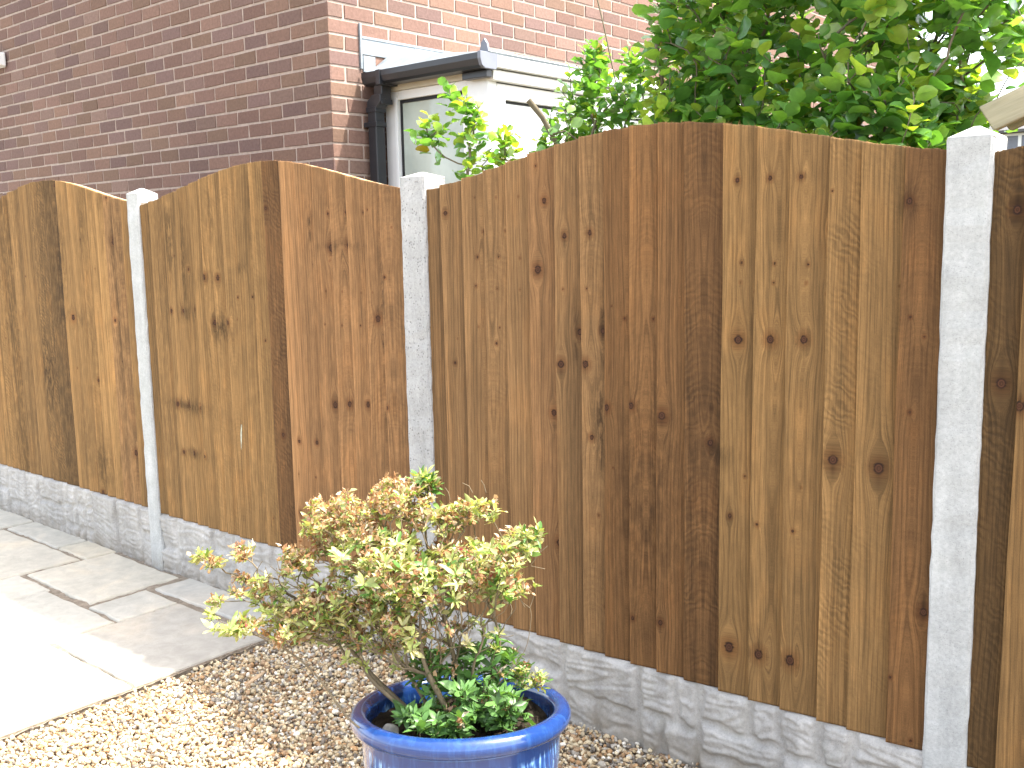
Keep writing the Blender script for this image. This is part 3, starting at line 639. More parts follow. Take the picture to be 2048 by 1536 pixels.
boxes("rear_wall", [(HLEFT, HLEFT+.1, HY+.02, HEND, 0, HTOP), (HLEFT+.1, HX-.02, HEND-.1, HEND, 0, HTOP)], YBRICK, house)
prism("roof", [(HX+.35, HTOP-.1), (HX+.35, HTOP), ((HX+HLEFT)/2, HTOP+2.4), (HLEFT-.35, HTOP), (HLEFT-.35, HTOP-.1)], 'y', HY-.25, HEND+.25, ROOFT, house)
# bay window
BX, BY, BEND = -3.690, 4.12, 6.9
bay = boxes("bay_window", [(HX, BX-.02, BY+.02, BEND, -.05, 1.05)], BRICK, house); bay.data.attributes.new("bcol", 'FLOAT_COLOR', 'POINT').data.foreach_set("color", np.tile([.2, .1, .08, 1], len(bay.data.vertices)))
# side light frame, facing the fence
boxes("window_frame", [(-4.49, -4.385, BY, BY+.07, 1.05, 2.435), (-3.845, BX, BY, BY+.07, 1.05, 2.435), (-4.385, -3.845, BY+.001, BY+.069, 2.385, 2.435), (-4.385, -3.845, BY+.001, BY+.069, 1.05, 1.12),
      (-4.41, -4.385, BY-.008, BY, 1.1, 2.40), (-3.87, -3.845, BY-.008, BY, 1.1, 2.40)], UPVC, bay, .004)
boxes("gasket", [(-4.385, -4.372, BY+.018, BY+.045, 1.12, 2.385), (-3.858, -3.845, BY+.018, BY+.045, 1.12, 2.385), (-4.372, -3.858, BY+.018, BY+.045, 2.368, 2.385)], RUBBER, bay)
boxes("pane", [(-4.372, -3.858, BY+.026, BY+.034, 1.12, 2.368)], PALEGL, bay)
boxes("net_curtain", [(-4.44, -3.80, BY+.16, BY+.165, 1.1, 2.40)], CURTAIN, bay)
boxes("head_board", [(HX, BX+.005, BY-.012, BY+.06, 2.4365, 2.515)], mat_plain("cream_board", (.62, .58, .48), .5, .06, 8, .05), bay, .004)
# front of the bay
fr = [(BX-.07, BX, BY+.0715, BY+.14, 1.05, 2.41), (BX-.07, BX, 5.15, 5.25, 1.05, 2.41), (BX-.07, BX, 6.1, 6.2, 1.05, 2.41), (BX-.07, BX, BEND-.08, BEND, 1.05, 2.41)]
fr += [(BX-.069, BX-.001, a, b, z0, z1) for a, b in ((BY+.14, 5.15), (5.25, 6.1), (6.2, BEND-.08)) for z0, z1 in ((2.33, 2.41), (1.05, 1.13))]
boxes("window_frame", fr, UPVC, bay, .004)
for a, b in ((BY+.14, 5.15), (5.25, 6.1), (6.2, BEND-.08)):
    boxes("pane", [(BX-.042, BX-.034, a, b, 1.13, 2.33)], BRIGHT, bay)
    boxes("gasket", [(BX-.0335, BX-.030, a+.01, b-.01, 2.316, 2.329)], RUBBER, bay)
    boxes("net_curtain", [(BX-.17, BX-.165, a-.02, b+.02, 1.1, 2.38)], mat_plain("front_curtain", (.8, .8, .78), .9, .05, 5, 0, .1), bay)
boxes("fascia", [(BX-.01, BX+.045, BY-.005, BEND+.03, 2.416, 2.468), (BX-.01, BX+.085, BY-.08, BEND+.06, 2.474, 2.552)], UPVC, bay, .004)
boxes("sill", [(-4.50, BX+.05, BY-.05, BY+.0, 1.0, 1.045), (BX-.0, BX+.06, BY+.001, BEND, 1.0, 1.044)], UPVC, bay, .004)
# hipped lead roof of the bay
A_, E_, G_ = (HX+.01, 4.19, 2.655), (BX+.09, 4.035, 2.545), (HX+.01, 4.035, 2.545)
mesh("bay_roof", [G_, E_, A_, (HX+.01, BEND, 2.655), (BX+.09, BEND+.06, 2.545), (HX+.01, 4.035, 2.52), (BX+.08, 4.035, 2.52), (BX+.08, BEND+.06, 2.52), (HX+.01, BEND+.06, 2.52)],
     [(0, 1, 2), (2, 1, 4, 3), (5, 6, 1, 0), (6, 7, 4, 1), (5, 8, 7, 6), (8, 3, 4, 7)], LEAD, bay)
def lead_flash():
    V, F = [], []; y0 = 3.985; segs = [(3.985, 4.42, 2.642, 2.728), (4.41, 4.86, 2.640, 2.726), (4.85, 5.9, 2.641, 2.727), (5.89, 6.95, 2.640, 2.728)]
    o = boxes("lead_flashing", [(HX-.003, HX+.006+.0022*i, a, b, c, d) for i, (a, b, c, d) in enumerate(segs)]+[(HX-.003, HX+.0095, 3.99, 7.0, 2.728, 2.742)], LEAD, house, .0015)
lead_flash()
boxes("lead_soaker", [(HX-.003, HX+.012, 3.978, 3.992, 2.56, 2.81), (HX-.003, HX+.010, 3.999, 4.09, 2.545, 2.636)], LEAD, house, .002)
# gutter: squareline profile, stop end, fin, outlet and downpipe
gut = prism("gutter", [(3.975, 2.535), (3.975, 2.505), (3.985, 2.475), (4.005, 2.463), (4.085, 2.463), (4.10, 2.48), (4.10, 2.535), (4.094, 2.535), (4.094, 2.483), (4.083, 2.469), (4.008, 2.469), (3.991, 2.479), (3.981, 2.506), (3.981, 2.535)], 'x', HX+.012, -3.625, BLACKP, house, .0)
boxes("union_bracket", [(-4.40, -4.365, 3.969, 4.106, 2.457, 2.5385)], BLACKP, gut, .003)
prism("stop_end", [(3.970, 2.540), (3.970, 2.503), (3.982, 2.470), (4.004, 2.457), (4.09, 2.457), (4.105, 2.478), (4.105, 2.540)], 'x', -3.6245, -3.603, GREYP, gut, .003)
prism("hip_fin", [(-3.665, 2.541), (-3.602, 2.541), (-3.612, 2.585), (-3.630, 2.612), (-3.652, 2.592)], 'y', 4.03, 4.045, GREYP, gut, .002)
boxes("fascia_bracket", [(-3.82, -3.645, 4.06, 4.104, 2.425, 2.4615)], BLACKP, gut, .003)
dp = boxes("downpipe", [(-4.505, -4.437, 3.995, 4.063, 0.0, 2.36)], BLACKP, house, .006)
boxes("outlet", [(-4.462, -4.392, 4.008, 4.078, 2.36, 2.464), (-4.468, -4.386, 4.002, 4.084, 2.355, 2.385)], BLACKP, dp, .006)
prism("pipe_bend", [(-4.505, 2.33), (-4.436, 2.33), (-4.39, 2.37), (-4.39, 2.41), (-4.462, 2.41), (-4.507, 2.375)], 'y', 3.992, 4.066, BLACKP, dp, .005)
boxes("pipe_clip", [(-4.536, -4.428, 3.990, 4.069, 2.235, 2.262), (-4.511, -4.431, 3.989, 4.069, 2.315, 2.345)], BLACKP, dp, .003)
# white fitting on the side wall
wf = thing("wall_fitting", (-8.56, HY, 3.08), "small white plastic fitting on the brick wall at the left edge", "wall fitting")
boxes("back_plate", [(-8.69, -8.54, HY-.012, HY-.001, 3.03, 3.14)], UPVC, wf, .004)
prism("housing", [(HY-.012, 3.03), (HY-.012, 3.14), (HY-.085, 3.135), (HY-.10, 3.10), (HY-.07, 3.04)], 'x', -8.72, -8.505, UPVC, wf, .012)

# ------------------------------------------------------------------ neighbouring house far right, timber beam
nh = thing("neighbour_house", (-11, 42, 0), "distant buff brick house with white framed window seen between post cap and timber beam", "house")
boxes("wall", [(-22.0, 2, 42.0, 50, 0, 5.3)], YBRICK, nh)
for wx_ in (-10.95, -15.4, -6.2, -1.5):
    for wz in (3.95, 1.0):
        f_ = boxes("window", [(wx_-.65, wx_+.65, 41.96, 42.03, wz-.05, wz+.03), (wx_-.65, wx_+.65, 41.96, 42.03, wz+1.15, wz+1.24), (wx_-.65, wx_-.52, 41.965, 42.03, wz+.03, wz+1.15), (wx_+.52, wx_+.65, 41.965, 42.03, wz+.03, wz+1.15), (wx_-.06, wx_+.06, 41.965, 42.03, wz+.03, wz+1.15)], UPVC, nh)
        boxes("pane", [(wx_-.52, wx_-.06, 41.985, 41.992, wz+.03, wz+1.15), (wx_+.06, wx_+.52, 41.985, 41.992, wz+.03, wz+1.15)], GREYP, f_)
prism("roof", [(41.6, 5.2), (41.6, 5.3), (46, 6.3), (50.4, 5.3), (50.4, 5.2)], 'x', -22.3, 2.3, ROOFD, nh)

def mat_timber():
    k = NT("weathered_timber"); o = k.attr("gu").outputs["Fac"]; v = k.attr("gv").outputs["Fac"]
    a = k.noise(k.vec(k.math('MULTIPLY', o, 120), k.math('MULTIPLY', v, 5), 0.), 1, 4, .6, .6); b = k.noise(k.vec(k.math('MULTIPLY', o, 25), k.math('MULTIPLY', v, 4), 4.), 1, 3)
    c = k.mix(a, (.36, .31, .19), (.62, .55, .39)); c = k.mix(1.0, c, k.mapr(b, .3, .7, .8, 1.15), 'MULTIPLY'); k.base(c); k.rough(.85); k.spec(.2); k.bump(a, .5, .003); return k.m
TIMBER = mat_timber()
def on_y(px, py, Y):
    d = R_*(px-1024)/FPX+D_*(py-768)/FPX+F_; return CAMP+d*(Y/d[1])
tb = thing("timber_shed", (.15, 3.6, 0), "pale weathered timber shed bargeboard rising to the right above the fence at right edge", "shed")
q0, q1 = on_y(1960, 215, 2.95), on_y(2048, 172, 2.95); sl_ = (q1[2]-q0[2])/(q1[0]-q0[0]); xr_ = .15; b0, b1 = on_y(1990, 262, 2.95), on_y(2048, 243, 2.95); hb = (q0[2]+sl_*(b1[0]-q0[0]))-b1[2]
apx = q0[2]+sl_*(xr_-q0[0])
def board(name, pts, y0, y1, parent):
    n = len(pts); m = 14; V, G, W = [], [], []
    F = []
    (tl, tr, br, bl) = pts
    for yy in (y0, y1):
        for i in range(m+1):
            for jz in range(5):
                t, u = i/m, jz/4; a = np.array(tl)+(np.array(tr)-np.array(tl))*t; b = np.array(bl)+(np.array(br)-np.array(bl))*t; p = a+(b-a)*u
                V.append((p[0], yy, p[1])); G.append(u*.08+yy); W.append(t*1.2)
    N = (m+1)*5
    for i in range(m):
        for jz in range(4):
            a = i*5+jz; F.append((a, a+1, a+6, a+5)); F.append((N+a, N+a+5, N+a+6, N+a+1))
        a = i*5; F.append((a, a+5, N+a+5, N+a)); a = i*5+4; F.append((a, N+a, N+a+5, a+5))
    for jz in range(4):
        F.append((jz, N+jz, N+jz+1, jz+1)); a = m*5+jz; F.append((a, a+1, N+a+1, N+a))
    o = mesh(name, V, F, TIMBER, parent, {'gu': np.array(G), 'gv': np.array(W)})
    bm = bmesh.new(); bm.from_mesh(o.data); bmesh.ops.recalc_face_normals(bm, faces=bm.faces); bmesh.ops.bevel(bm, geom=[e for e in bm.edges if len(e.link_faces) == 2 and e.calc_face_angle() > 1.0], offset=.003, segments=1, affect='EDGES'); bm.to_mesh(o.data); bm.free()
    return o
board("bargeboard", [(q0[0], q0[2]), (xr_, apx), (xr_, apx-hb), (b0[0], b0[2])], 2.935, 2.965, tb)
board("bargeboard", [(xr_+.001, apx), (2*xr_-q0[0], q0[2]), (2*xr_-b0[0], b0[2]), (xr_+.001, apx-hb)], 2.935, 2.965, tb)
c0 = on_y(2008, 250, 3.05)
board("batten", [(c0[0], c0[2]+.012), (.10, c0[2]+.012+sl_*(.10-c0[0])), (.10, c0[2]-.03+sl_*(.10-c0[0])), (c0[0]+.02, c0[2]-.018)], 3.03, 3.055, tb)
for sg in (1, -1):
    xe = q0[0]+.03 if sg > 0 else 2*xr_-q0[0]-.03; ze = q0[2]+sl_*.03-.012
    prism("roof_panel", [(xe, ze), (xr_-.001*sg, apx-.012), (xr_-.001*sg, apx-.03), (xe, ze-.018)] if sg > 0 else [(xe, ze), (xe, ze-.018), (xr_+.001, apx-.03), (xr_+.001, apx-.012)], 'y', 2.967, 4.4, ROOFD, tb)
boxes("wall", [(-.56, .86, 3.06, 3.08, 0, 1.93), (-.56, -.54, 3.08, 4.3, 0, 1.93), (.84, .86, 3.08, 4.3, 0, 1.93), (-.54, .84, 4.28, 4.3, 0, 1.93)], RAILW, tb)

# ------------------------------------------------------------------ plants
def leaf_template(kind):
    ts = np.array([0, .18, .4, .65, .86, 1.0]) if kind != 'petal' else np.array([0, .3, .65, 1.0])
    if kind == 'oval': wd = np.array([.05, .30, .44, .46, .30, .02])      # obovate, blunt
    elif kind == 'lance': wd = np.array([.03, .13, .20, .20, .12, .01])
    else: wd = np.array([.05, .2, .26, .06])
    V, F = [], []
    for i, t in enumerate(ts):
        c = {'oval': -.12*t*t, 'lance': -.14*t*t, 'petal': -.5*t*t}[kind]; f = .22*wd[i]
        V += [(-wd[i], t, c+f), (0, t, c), (wd[i], t, c+f)]
    for i in range(len(ts)-1): F += [(i*3, i*3+1, i*3+4, i*3+3), (i*3+1, i*3+2, i*3+5, i*3+4)]
    return np.array(V), np.array(F)
def place_leaves(temp, P, D, N, size, wr, rough=0.0, r=rng):
    V, F = temp; n = len(P); D = D/np.linalg.norm(D, axis=1)[:, None]; N = N-D*np.sum(N*D, 1)[:, None]; N /= np.linalg.norm(N, axis=1)[:, None]+1e-9; X = np.cross(D, N)
    T = np.tile(V, (n, 1, 1)); T[:, :, 0] *= wr[:, None]
    cu = r.normal(1, .9, n); T[:, :, 2] = T[:, :, 2]*np.where(T[:, :, 2] < 0, cu[:, None], 1.0)
    tw = r.normal(0, .35, n)[:, None]*T[:, :, 1]; x0 = T[:, :, 0].copy(); T[:, :, 0] = x0*np.cos(tw); T[:, :, 2] += x0*np.sin(tw)
    wv = r.uniform(0, 6.28, n)[:, None]; T[:, :, 2] += .05*np.sin(T[:, :, 1]*8+wv)*np.sign(x0)*(np.abs(x0) > .02)
    if rough: T += r.normal(0, rough, T.shape)
    T *= size[:, None, None]
    W = P[:, None, :]+T[:, :, 0:1]*X[:, None]+T[:, :, 1:2]*D[:, None]+T[:, :, 2:3]*N[:, None]
    Fa = (F[None]+np.arange(n)[:, None, None]*len(V)).reshape(-1, 4)
    return W.reshape(-1, 3), Fa
def grow(stems, tips, r, bf=.35, sag=0.0, jit=.006, r0=.0009, expo=2.4, rmax=.02):
    """stems: list of explicit polylines (list of points, first = base); tips (n,3). Returns paths, radii and the end directions of the tips."""
    N, par, paths = [], [], []
    plen = []
    for s in stems:
        idx = []
        for i, p in enumerate(s):
            N.append(np.array(p, float)); par.append(len(N)-2 if i else -1); plen.append(0 if i == 0 else plen[-1]+np.linalg.norm(N[-1]-N[-2])); idx.append(len(N)-1)
        paths.append(idx)
    base = np.mean([s[0] for s in stems], axis=0); order = np.argsort(np.linalg.norm(tips-base, axis=1)); tdir = np.zeros_like(tips)
    for t in order:
        A = np.array(N); d = np.linalg.norm(A-tips[t], axis=1); dirn = (tips[t]-A)/(d[:, None]+1e-6); out = A-base; ol = np.linalg.norm(out, axis=1)
        align = np.sum(dirn*out, 1)/(ol+1e-6); cost = d*(1+.5*(1-align)*(ol > .03))+bf*np.array(plen)
        k = int(np.argmin(cost)); p0 = A[k]; L = d[k]; n = max(2, int(L/.035)); g = p0-N[par[k]] if par[k] >= 0 else np.array([0, 0, .03]); g = g/(np.linalg.norm(g)+1e-6)
        c1 = p0+g*L*.35; c2 = tips[t]-np.array([0, 0, L*.28])-dirn[k]*L*.12; idx = [k]; prev = k
        for i in range(1, n+1):
            s = i/n; q = (1-s)**3*p0+3*(1-s)**2*s*c1+3*(1-s)*s*s*c2+s**3*tips[t]
            if i < n: q = q+r.normal(0, jit, 3)*min(1, L/.15)
            N.append(q); par.append(prev); plen.append(plen[prev]+np.linalg.norm(q-N[prev])); prev = len(N)-1; idx.append(prev)
        paths.append(idx); tdir[t] = N[idx[-1]]-N[idx[-2]]
    cnt = np.zeros(len(N)); ch = np.zeros(len(N))
    for p in par:
        if p >= 0: ch[p] += 1
    cnt[ch == 0] = 1
    for i in range(len(N)-1, -1, -1):
        if par[i] >= 0: cnt[par[i]] += cnt[i]
    rad = np.minimum(r0*cnt**(1/expo), rmax); A = np.array(N)
    ps, rs = [], []
    for idx in paths:
        rr = rad[idx].copy()
        if len(idx) > 1: rr[0] = min(rr[0], rr[1]*1.25)
        ps.append(A[idx]); rs.append(rr)
    return ps, rs, tdir/(np.linalg.norm(tdir, axis=1)[:, None]+1e-9)
def blob_tips(L, depth, r, mul=1.0):
    out, info = [], []
    for (px, py, rx, ry, dd, rd, n, fl, gr_) in L:
        for _ in range(int(n*mul+.5)):
            v = r.normal(size=3); v /= np.linalg.norm(v); v *= r.random()**(1/2.2)
            out.append(at(px+rx*v[0], py+ry*v[1], depth+dd+rd*v[2])); info.append((fl, gr_))
    return np.array(out), np.array(info)
def mat_bark(name, a, b):
    k = NT(name); o = k.obj(); n = k.noise(k.mapped(o, (60, 60, 18)), 1, 4); k.base(k.mix(n, a, b)); k.rough(.85); k.spec(.2); k.bump(n, .5, .003); return k.m

# --- glazed blue pot
PC, PH, PR, PT = np.array([-1.706, 1.749]), .42, .278, .0235
away = np.array([math.sin(YAW), math.cos(YAW), 0.0])
axis = Vector((math.cos(YAW), -math.sin(YAW), 0)); TILT = Quaternion(axis, math.radians(-7.5))
def pot():
    root = thing("plant_pot", (PC[0], PC[1], -.03), "glossy cobalt blue glazed pot with rolled rim, standing on the gravel", "plant pot")
    prof = [(.0, -.03), (.18, -.03), (.19, -.02), (.212, .08), (.234, .2), (.247, .30), (.249, PH-.056), (.2485, PH-.050)]
    n = 12; rc = PR-PT; zc = PH-PT
    for i in range(n+1):
        a = math.radians(-118+ (118+180+20)*i/n); prof.append((rc+PT*math.cos(a)*1.0, zc+PT*math.sin(a)*1.05))
    prof += [(rc-PT*.95, zc-.02), (rc-PT*1.1, zc-.10), (rc-PT*1.5, zc-.2), (.0, zc-.2)]
    m = 96; V = []; F = []
    piv = Vector((PC[0], PC[1], PH))
    for (r_, z) in prof:
        for j in range(m):
            a = 2*math.pi*j/m; rr = r_*(1+.006*math.sin(2*a+1)+.004*math.sin(3*a))
            v = TILT@(Vector((PC[0]+rr*math.cos(a), PC[1]+rr*math.sin(a), z))-piv)+piv; V.append(v[:])
    for i in range(len(prof)-1):
        for j in range(m): F.append((i*m+j, i*m+(j+1) % m, (i+1)*m+(j+1) % m, (i+1)*m+j))
    k = NT("blue_glaze"); o = k.obj()
    s = k.noise(k.mapped(o, (46, 46, 5)), 1, 5, .65, .6); a = k.noise(o, 9, 4, .6); sp = k.noise(o, 150, 3, .6); t2 = k.noise(k.mapped(o, (95, 95, 9)), 1, 3, .6)
    zpos = k.node("ShaderNodeSeparateXYZ"); k.L(o, zpos.inputs[0]); body = k.mapr(zpos.outputs[2], .385, .40, 1, 0)
    col = k.mix(a, (.008, .024, .11), (.014, .060, .23)); col = k.mix(k.math('MULTIPLY', k.mapr(s, .48, .66, 0, 1), k.math('MULTIPLY_ADD', body, .65, .22)), col, (.06, .19, .50))
    col = k.mix(k.math('MULTIPLY', k.math('MULTIPLY', k.mapr(t2, .50, .62, 0, 1), k.mapr(a, .42, .55, 0, 1)), body), col, (.30, .55, .85))
    col = k.mix(k.mapr(sp, .64, .76, 0, .5), col, (.03, .045, .10))
    k.base(col); k.rough(k.mapr(sp, .3, .7, .08, .2)); k.spec(.6); k.p.inputs["Coat Weight"].default_value = .6; k.p.inputs["Coat Roughness"].default_value = .05
    k.bump(k.math('ADD', s, k.math('MULTIPLY', sp, .3)), .12, .003)
    mesh("body", V, F, k.m, root, smooth=True)
    ng = 40; V = []; rs = PR-PT*2.1
    for i in range(ng):
        for j in range(60):
            a = 2*math.pi*j/60; r_ = rs*1.03*i/(ng-1); h = PH-.060+.012*math.sin(r_*40+a*3)+random.gauss(0, .0035)+.012*math.cos(a-2)*r_/rs
            v = TILT@(Vector((PC[0]+r_*math.cos(a), PC[1]+r_*math.sin(a), h))-piv)+piv; V.append(v[:])
    F = [(i*60+j, i*60+(j+1) % 60, (i+1)*60+(j+1) % 60, (i+1)*60+j) for i in range(ng-1) for j in range(60)]
    mesh("soil", V, F, SOIL, root)
pot()
# stone lying on the soil
def potstone():
    IV, IF = ico(3); V = IV.copy()
    for _ in range(9):
        a = rng.normal(size=3); a /= np.linalg.norm(a); b = rng.uniform(.6, .9); s = V@a; m_ = s > b; V[m_] -= np.outer(s[m_]-b, a)
    p = np.array(at(778, 1462, 2.44)); 
    # drop it on the soil plane
    d = p-CAMP; t = (PH-.050-CAMP[2])/d[2]; p = CAMP+d*t
    k = mat_plain("pale_stone", (.52, .49, .44), .8, .35, 30, .4)
    o = mesh("stone", V*np.array([.030, .024, .016])+p, IF, k); props(o, "pale whitish stone lying on the soil at the left inside the blue pot", "stone")
potstone()

# --- azalea
def azalea():
    r = np.random.default_rng(5); D0 = 2.57
    root = thing("azalea", (PC[0], PC[1], PH-.08), "azalea shrub with yellow-green leaves and withered orange flowers growing in the blue pot", "shrub")
    L = [(690, 1045, 108, 58, .02, .20, 48, .9, 0), (790, 1005, 75, 45, .05, .18, 30, .85, 0), (852, 968, 26, 20, .06, .05, 6, .2, .5), (812, 985, 30, 20, .02, .06, 6, .9, 0),
         (940, 1022, 62, 24, .05, .12, 17, .35, 0), (870, 1040, 60, 30, .05, .15, 14, .7, 0), (760, 1112, 150, 48, -.02, .24, 54, .5, .1), (950, 1122, 112, 44, -.02, .2, 34, .35, .1), (1040, 1082, 42, 32, .03, .1, 11, .1, .1),
         (1075, 1065, 14, 10, .03, .03, 2, 0, .2), (850, 1165, 175, 45, -.08, .22, 50, .5, .15), (1015, 1165, 60, 40, 0, .14, 14, .35, .15),
         (398, 1112, 22, 14, .05, .05, 4, .2, 0), (488, 1108, 26, 16, .05, .05, 4, 1, 0), (430, 1125, 25, 14, .03, .05, 3, .6, 0), (520, 1175, 60, 40, .03, .1, 9, .7, 0), (600, 1125, 45, 36, .0, .12, 12, .9, 0),
         (455, 1258, 40, 10, -.08, .05, 5, .1, 0), (495, 1250, 30, 12, -.06, .05, 4, .5, 0), (580, 1262, 75, 30, -.05, .12, 10, .8, 0), (645, 1205, 70, 36, -.03, .15, 16, .7, 0), (432, 1202, 6, 6, 0, .03, 1, 1, 0), (422, 1228, 6, 5, 0, .02, 1, 0, 0),
         (800, 1258, 130, 50, -.02, .18, 18, .95, .2), (700, 1260, 80, 40, -.02, .15, 8, .6, .2),
         (880, 1345, 70, 55, .0, .10, 15, .2, 1), (955, 1400, 110, 42, -.03, .12, 26, .12, 1), (820, 1440, 34, 20, -.08, .03, 4, .0, .8), (1055, 1358, 36, 26, .08, .05, 7, .1, .3), (880, 1450, 75, 24, -.12, .06, 11, .1, 1), (985, 1320, 75, 50, .06, .10, 14, .1, .8), (1000, 1430, 60, 25, -.06, .06, 9, .05, 1)]
    L += [(800, 1262, 170, 80, 0, .16, 130, -1, 0), (640, 1250, 130, 50, 0, .12, 60, -1, 0), (820, 1190, 200, 40, 0, .16, 50, -1, 0), (620, 1235, 110, 40, 0, .12, 16, .5, .1), (740, 1215, 110, 40, 0, .16, 20, .5, .1), (560, 1215, 60, 36, 0, .1, 8, .5, .1), (950, 1240, 90, 70, 0, .14, 26, -1, 0), (560, 1160, 60, 50, 0, .1, 14, -1, 0)]
    tips, info = blob_tips(L, D0, r, 2.6)
    def st(*pts): return [at(x, y, D0+d) for x, y, d in pts]
    def dens(s, k=6):
        s = np.array(s); t = np.linspace(0, len(s)-1, (len(s)-1)*k+1); i = np.minimum(t.astype(int), len(s)-2); f = (t-i)[:, None]
        p0 = s[np.maximum(i-1, 0)]; p1 = s[i]; p2 = s[i+1]; p3 = s[np.minimum(i+2, len(s)-1)]
        return .5*((2*p1)+(-p0+p2)*f+(2*p0-5*p1+4*p2-p3)*f*f+(-p0+3*p1-3*p2+p3)*f**3)
    stems = [st((850, 1455, 0), (792, 1405, 0), (738, 1352, 0), (715, 1292, 0), (700, 1235, .02), (690, 1180, .02)), st((872, 1440, .03), (812, 1340, .05), (762, 1272, .06), (742, 1200, .05), (745, 1130, .04)),
             st((955, 1410, 0), (1012, 1352, -.02), (1050, 1300, -.02), (1062, 1240, -.02), (1060, 1214, -.02)), st((930, 1400, .02), (902, 1290, .02), (885, 1205, .02), (890, 1120, .02), (930, 1060, .04)),
             st((862, 1490, -.16), (770, 1478, -.15), (702, 1442, -.12), (642, 1362, -.08), (590, 1312, -.07), (530, 1278, -.07), (490, 1262, -.07)), st((960, 1400, .05), (998, 1300, .06), (990, 1240, .06), (965, 1190, .05)),
             st((900, 1430, -.05), (850, 1330, -.06), (840, 1250, -.08), (850, 1180, -.08)), st((842, 1440, .06), (745, 1350, .08), (650, 1240, .06), (560, 1180, .05), (470, 1150, .05))]
    stems = [list(dens(s)) for s in stems]
    ps, rs, td = grow(stems, tips, r, .30, jit=.007, r0=.0009, expo=2.6, rmax=.0085)
    # dead bare twigs
    tw = [[at(x, y, D0+.02) for x, y in q] for q in ([(1062, 1130), (1080, 1105), (1095, 1092)], [(1080, 1105), (1083, 1095)], [(1062, 1132), (1090, 1138)], [(1030, 1180), (1045, 1205), (1060, 1216)], [(1035, 1190), (1050, 1215)], [(900, 1000), (897, 985), (890, 975)], [(945, 985), (938, 972), (925, 966)], [(972, 985), (968, 970), (962, 960)], [(505, 1170), (507, 1150), (525, 1122)])]
    ps += [np.array(q) for q in tw]; rs += [np.full(len(q), .0009) for q in tw]
    V, F = tube_arrays(ps, rs, 6); mesh("branches", V, F, mat_bark("azalea_bark", (.10, .075, .045), (.24, .19, .12)), root, smooth=True)
    P, D, N, sz, wr, col = [], [], [], [], [], []; fP, fD, fN, fs, fc = [], [], [], [], []
    up = np.array([0, 0, 1.0])
    for t, (fl, gr_), d in zip(tips, info, td):
        if fl < 0 and r.random() < .9: continue
        ax = d*.6+up*.6+r.normal(0, .25, 3); ax /= np.linalg.norm(ax); a1 = np.cross(ax, r.normal(size=3)); a1 /= np.linalg.norm(a1); a2 = np.cross(ax, a1)
        nl = r.integers(6, 11) if gr_ < .8 else r.integers(5, 9); ph = r.uniform(0, 6.28)
        hasf = r.random() < fl
        for i in range(nl):
            a = ph+i*2.4; el = r.uniform(.15, .95); dd = (a1*math.cos(a)+a2*math.sin(a))*math.cos(el)+ax*math.sin(el)
            s = r.uniform(.016, .031) if gr_ < .5 else r.uniform(.022, .042)
            if hasf and gr_ < .5: s *= .8
            if r.random() < .12: s *= 1.5
            P.append(t-ax*r.uniform(0, .012)); D.append(dd); N.append(ax+r.normal(0, .25, 3)); sz.append(s); wr.append(r.uniform(.55, .95))
            if gr_ > .7: c = np.array([.085, .18, .045])*r.uniform(.6, 1.7)
            else:
                c = np.array([[.42, .46, .15], [.50, .48, .22], [.34, .42, .13], [.56, .50, .28], [.20, .33, .08]])[r.choice(5, p=[.34, .24, .22, .12, .08])]*r.uniform(.75, 1.2)
                if r.random() < gr_: c = np.array([.10, .22, .04])
            col.append(c)
        if hasf:
            for i in range(r.integers(8, 15)):
                v = r.normal(size=3)+ax*.4; fP.append(t+ax*.004+r.normal(0, .006, 3)); fD.append(v); fN.append(r.normal(size=3)); fs.append(r.uniform(.007, .016))
                c = np.array([[.48, .27, .12], [.58, .39, .21], [.36, .19, .09], [.64, .48, .31], [.54, .33, .22], [.68, .58, .43]])[r.choice(6, p=[.28, .26, .16, .14, .06, .10])]*r.uniform(.7, 1.15)
                if r.random() < .004: c = np.array([.50, .10, .12])
                fc.append(c)
    T = leaf_template('lance'); V, F = place_leaves(T, np.array(P), np.array(D), np.array(N), np.array(sz), np.array(wr), 0, r)
    mesh("foliage", V, F, mat_leaf("azalea_leaf", .32, .42, (1.2, 1.15, .4)), root, {'lcol': np.repeat(np.array(col), len(T[0]), 0)}, smooth=True)
    T = leaf_template('petal'); V, F = place_leaves(T, np.array(fP), np.array(fD), np.array(fN), np.array(fs), r.uniform(.6, 1.6, len(fP)), .10, r)
    o = mesh("withered_flowers", V, F, mat_leaf("withered_petal", .3, .7, (1.1, .9, .7), .2), root, {'lcol': np.repeat(np.array(fc), len(T[0]), 0)}, smooth=False)
    o['label'] = "withered orange brown flowers"
azalea()

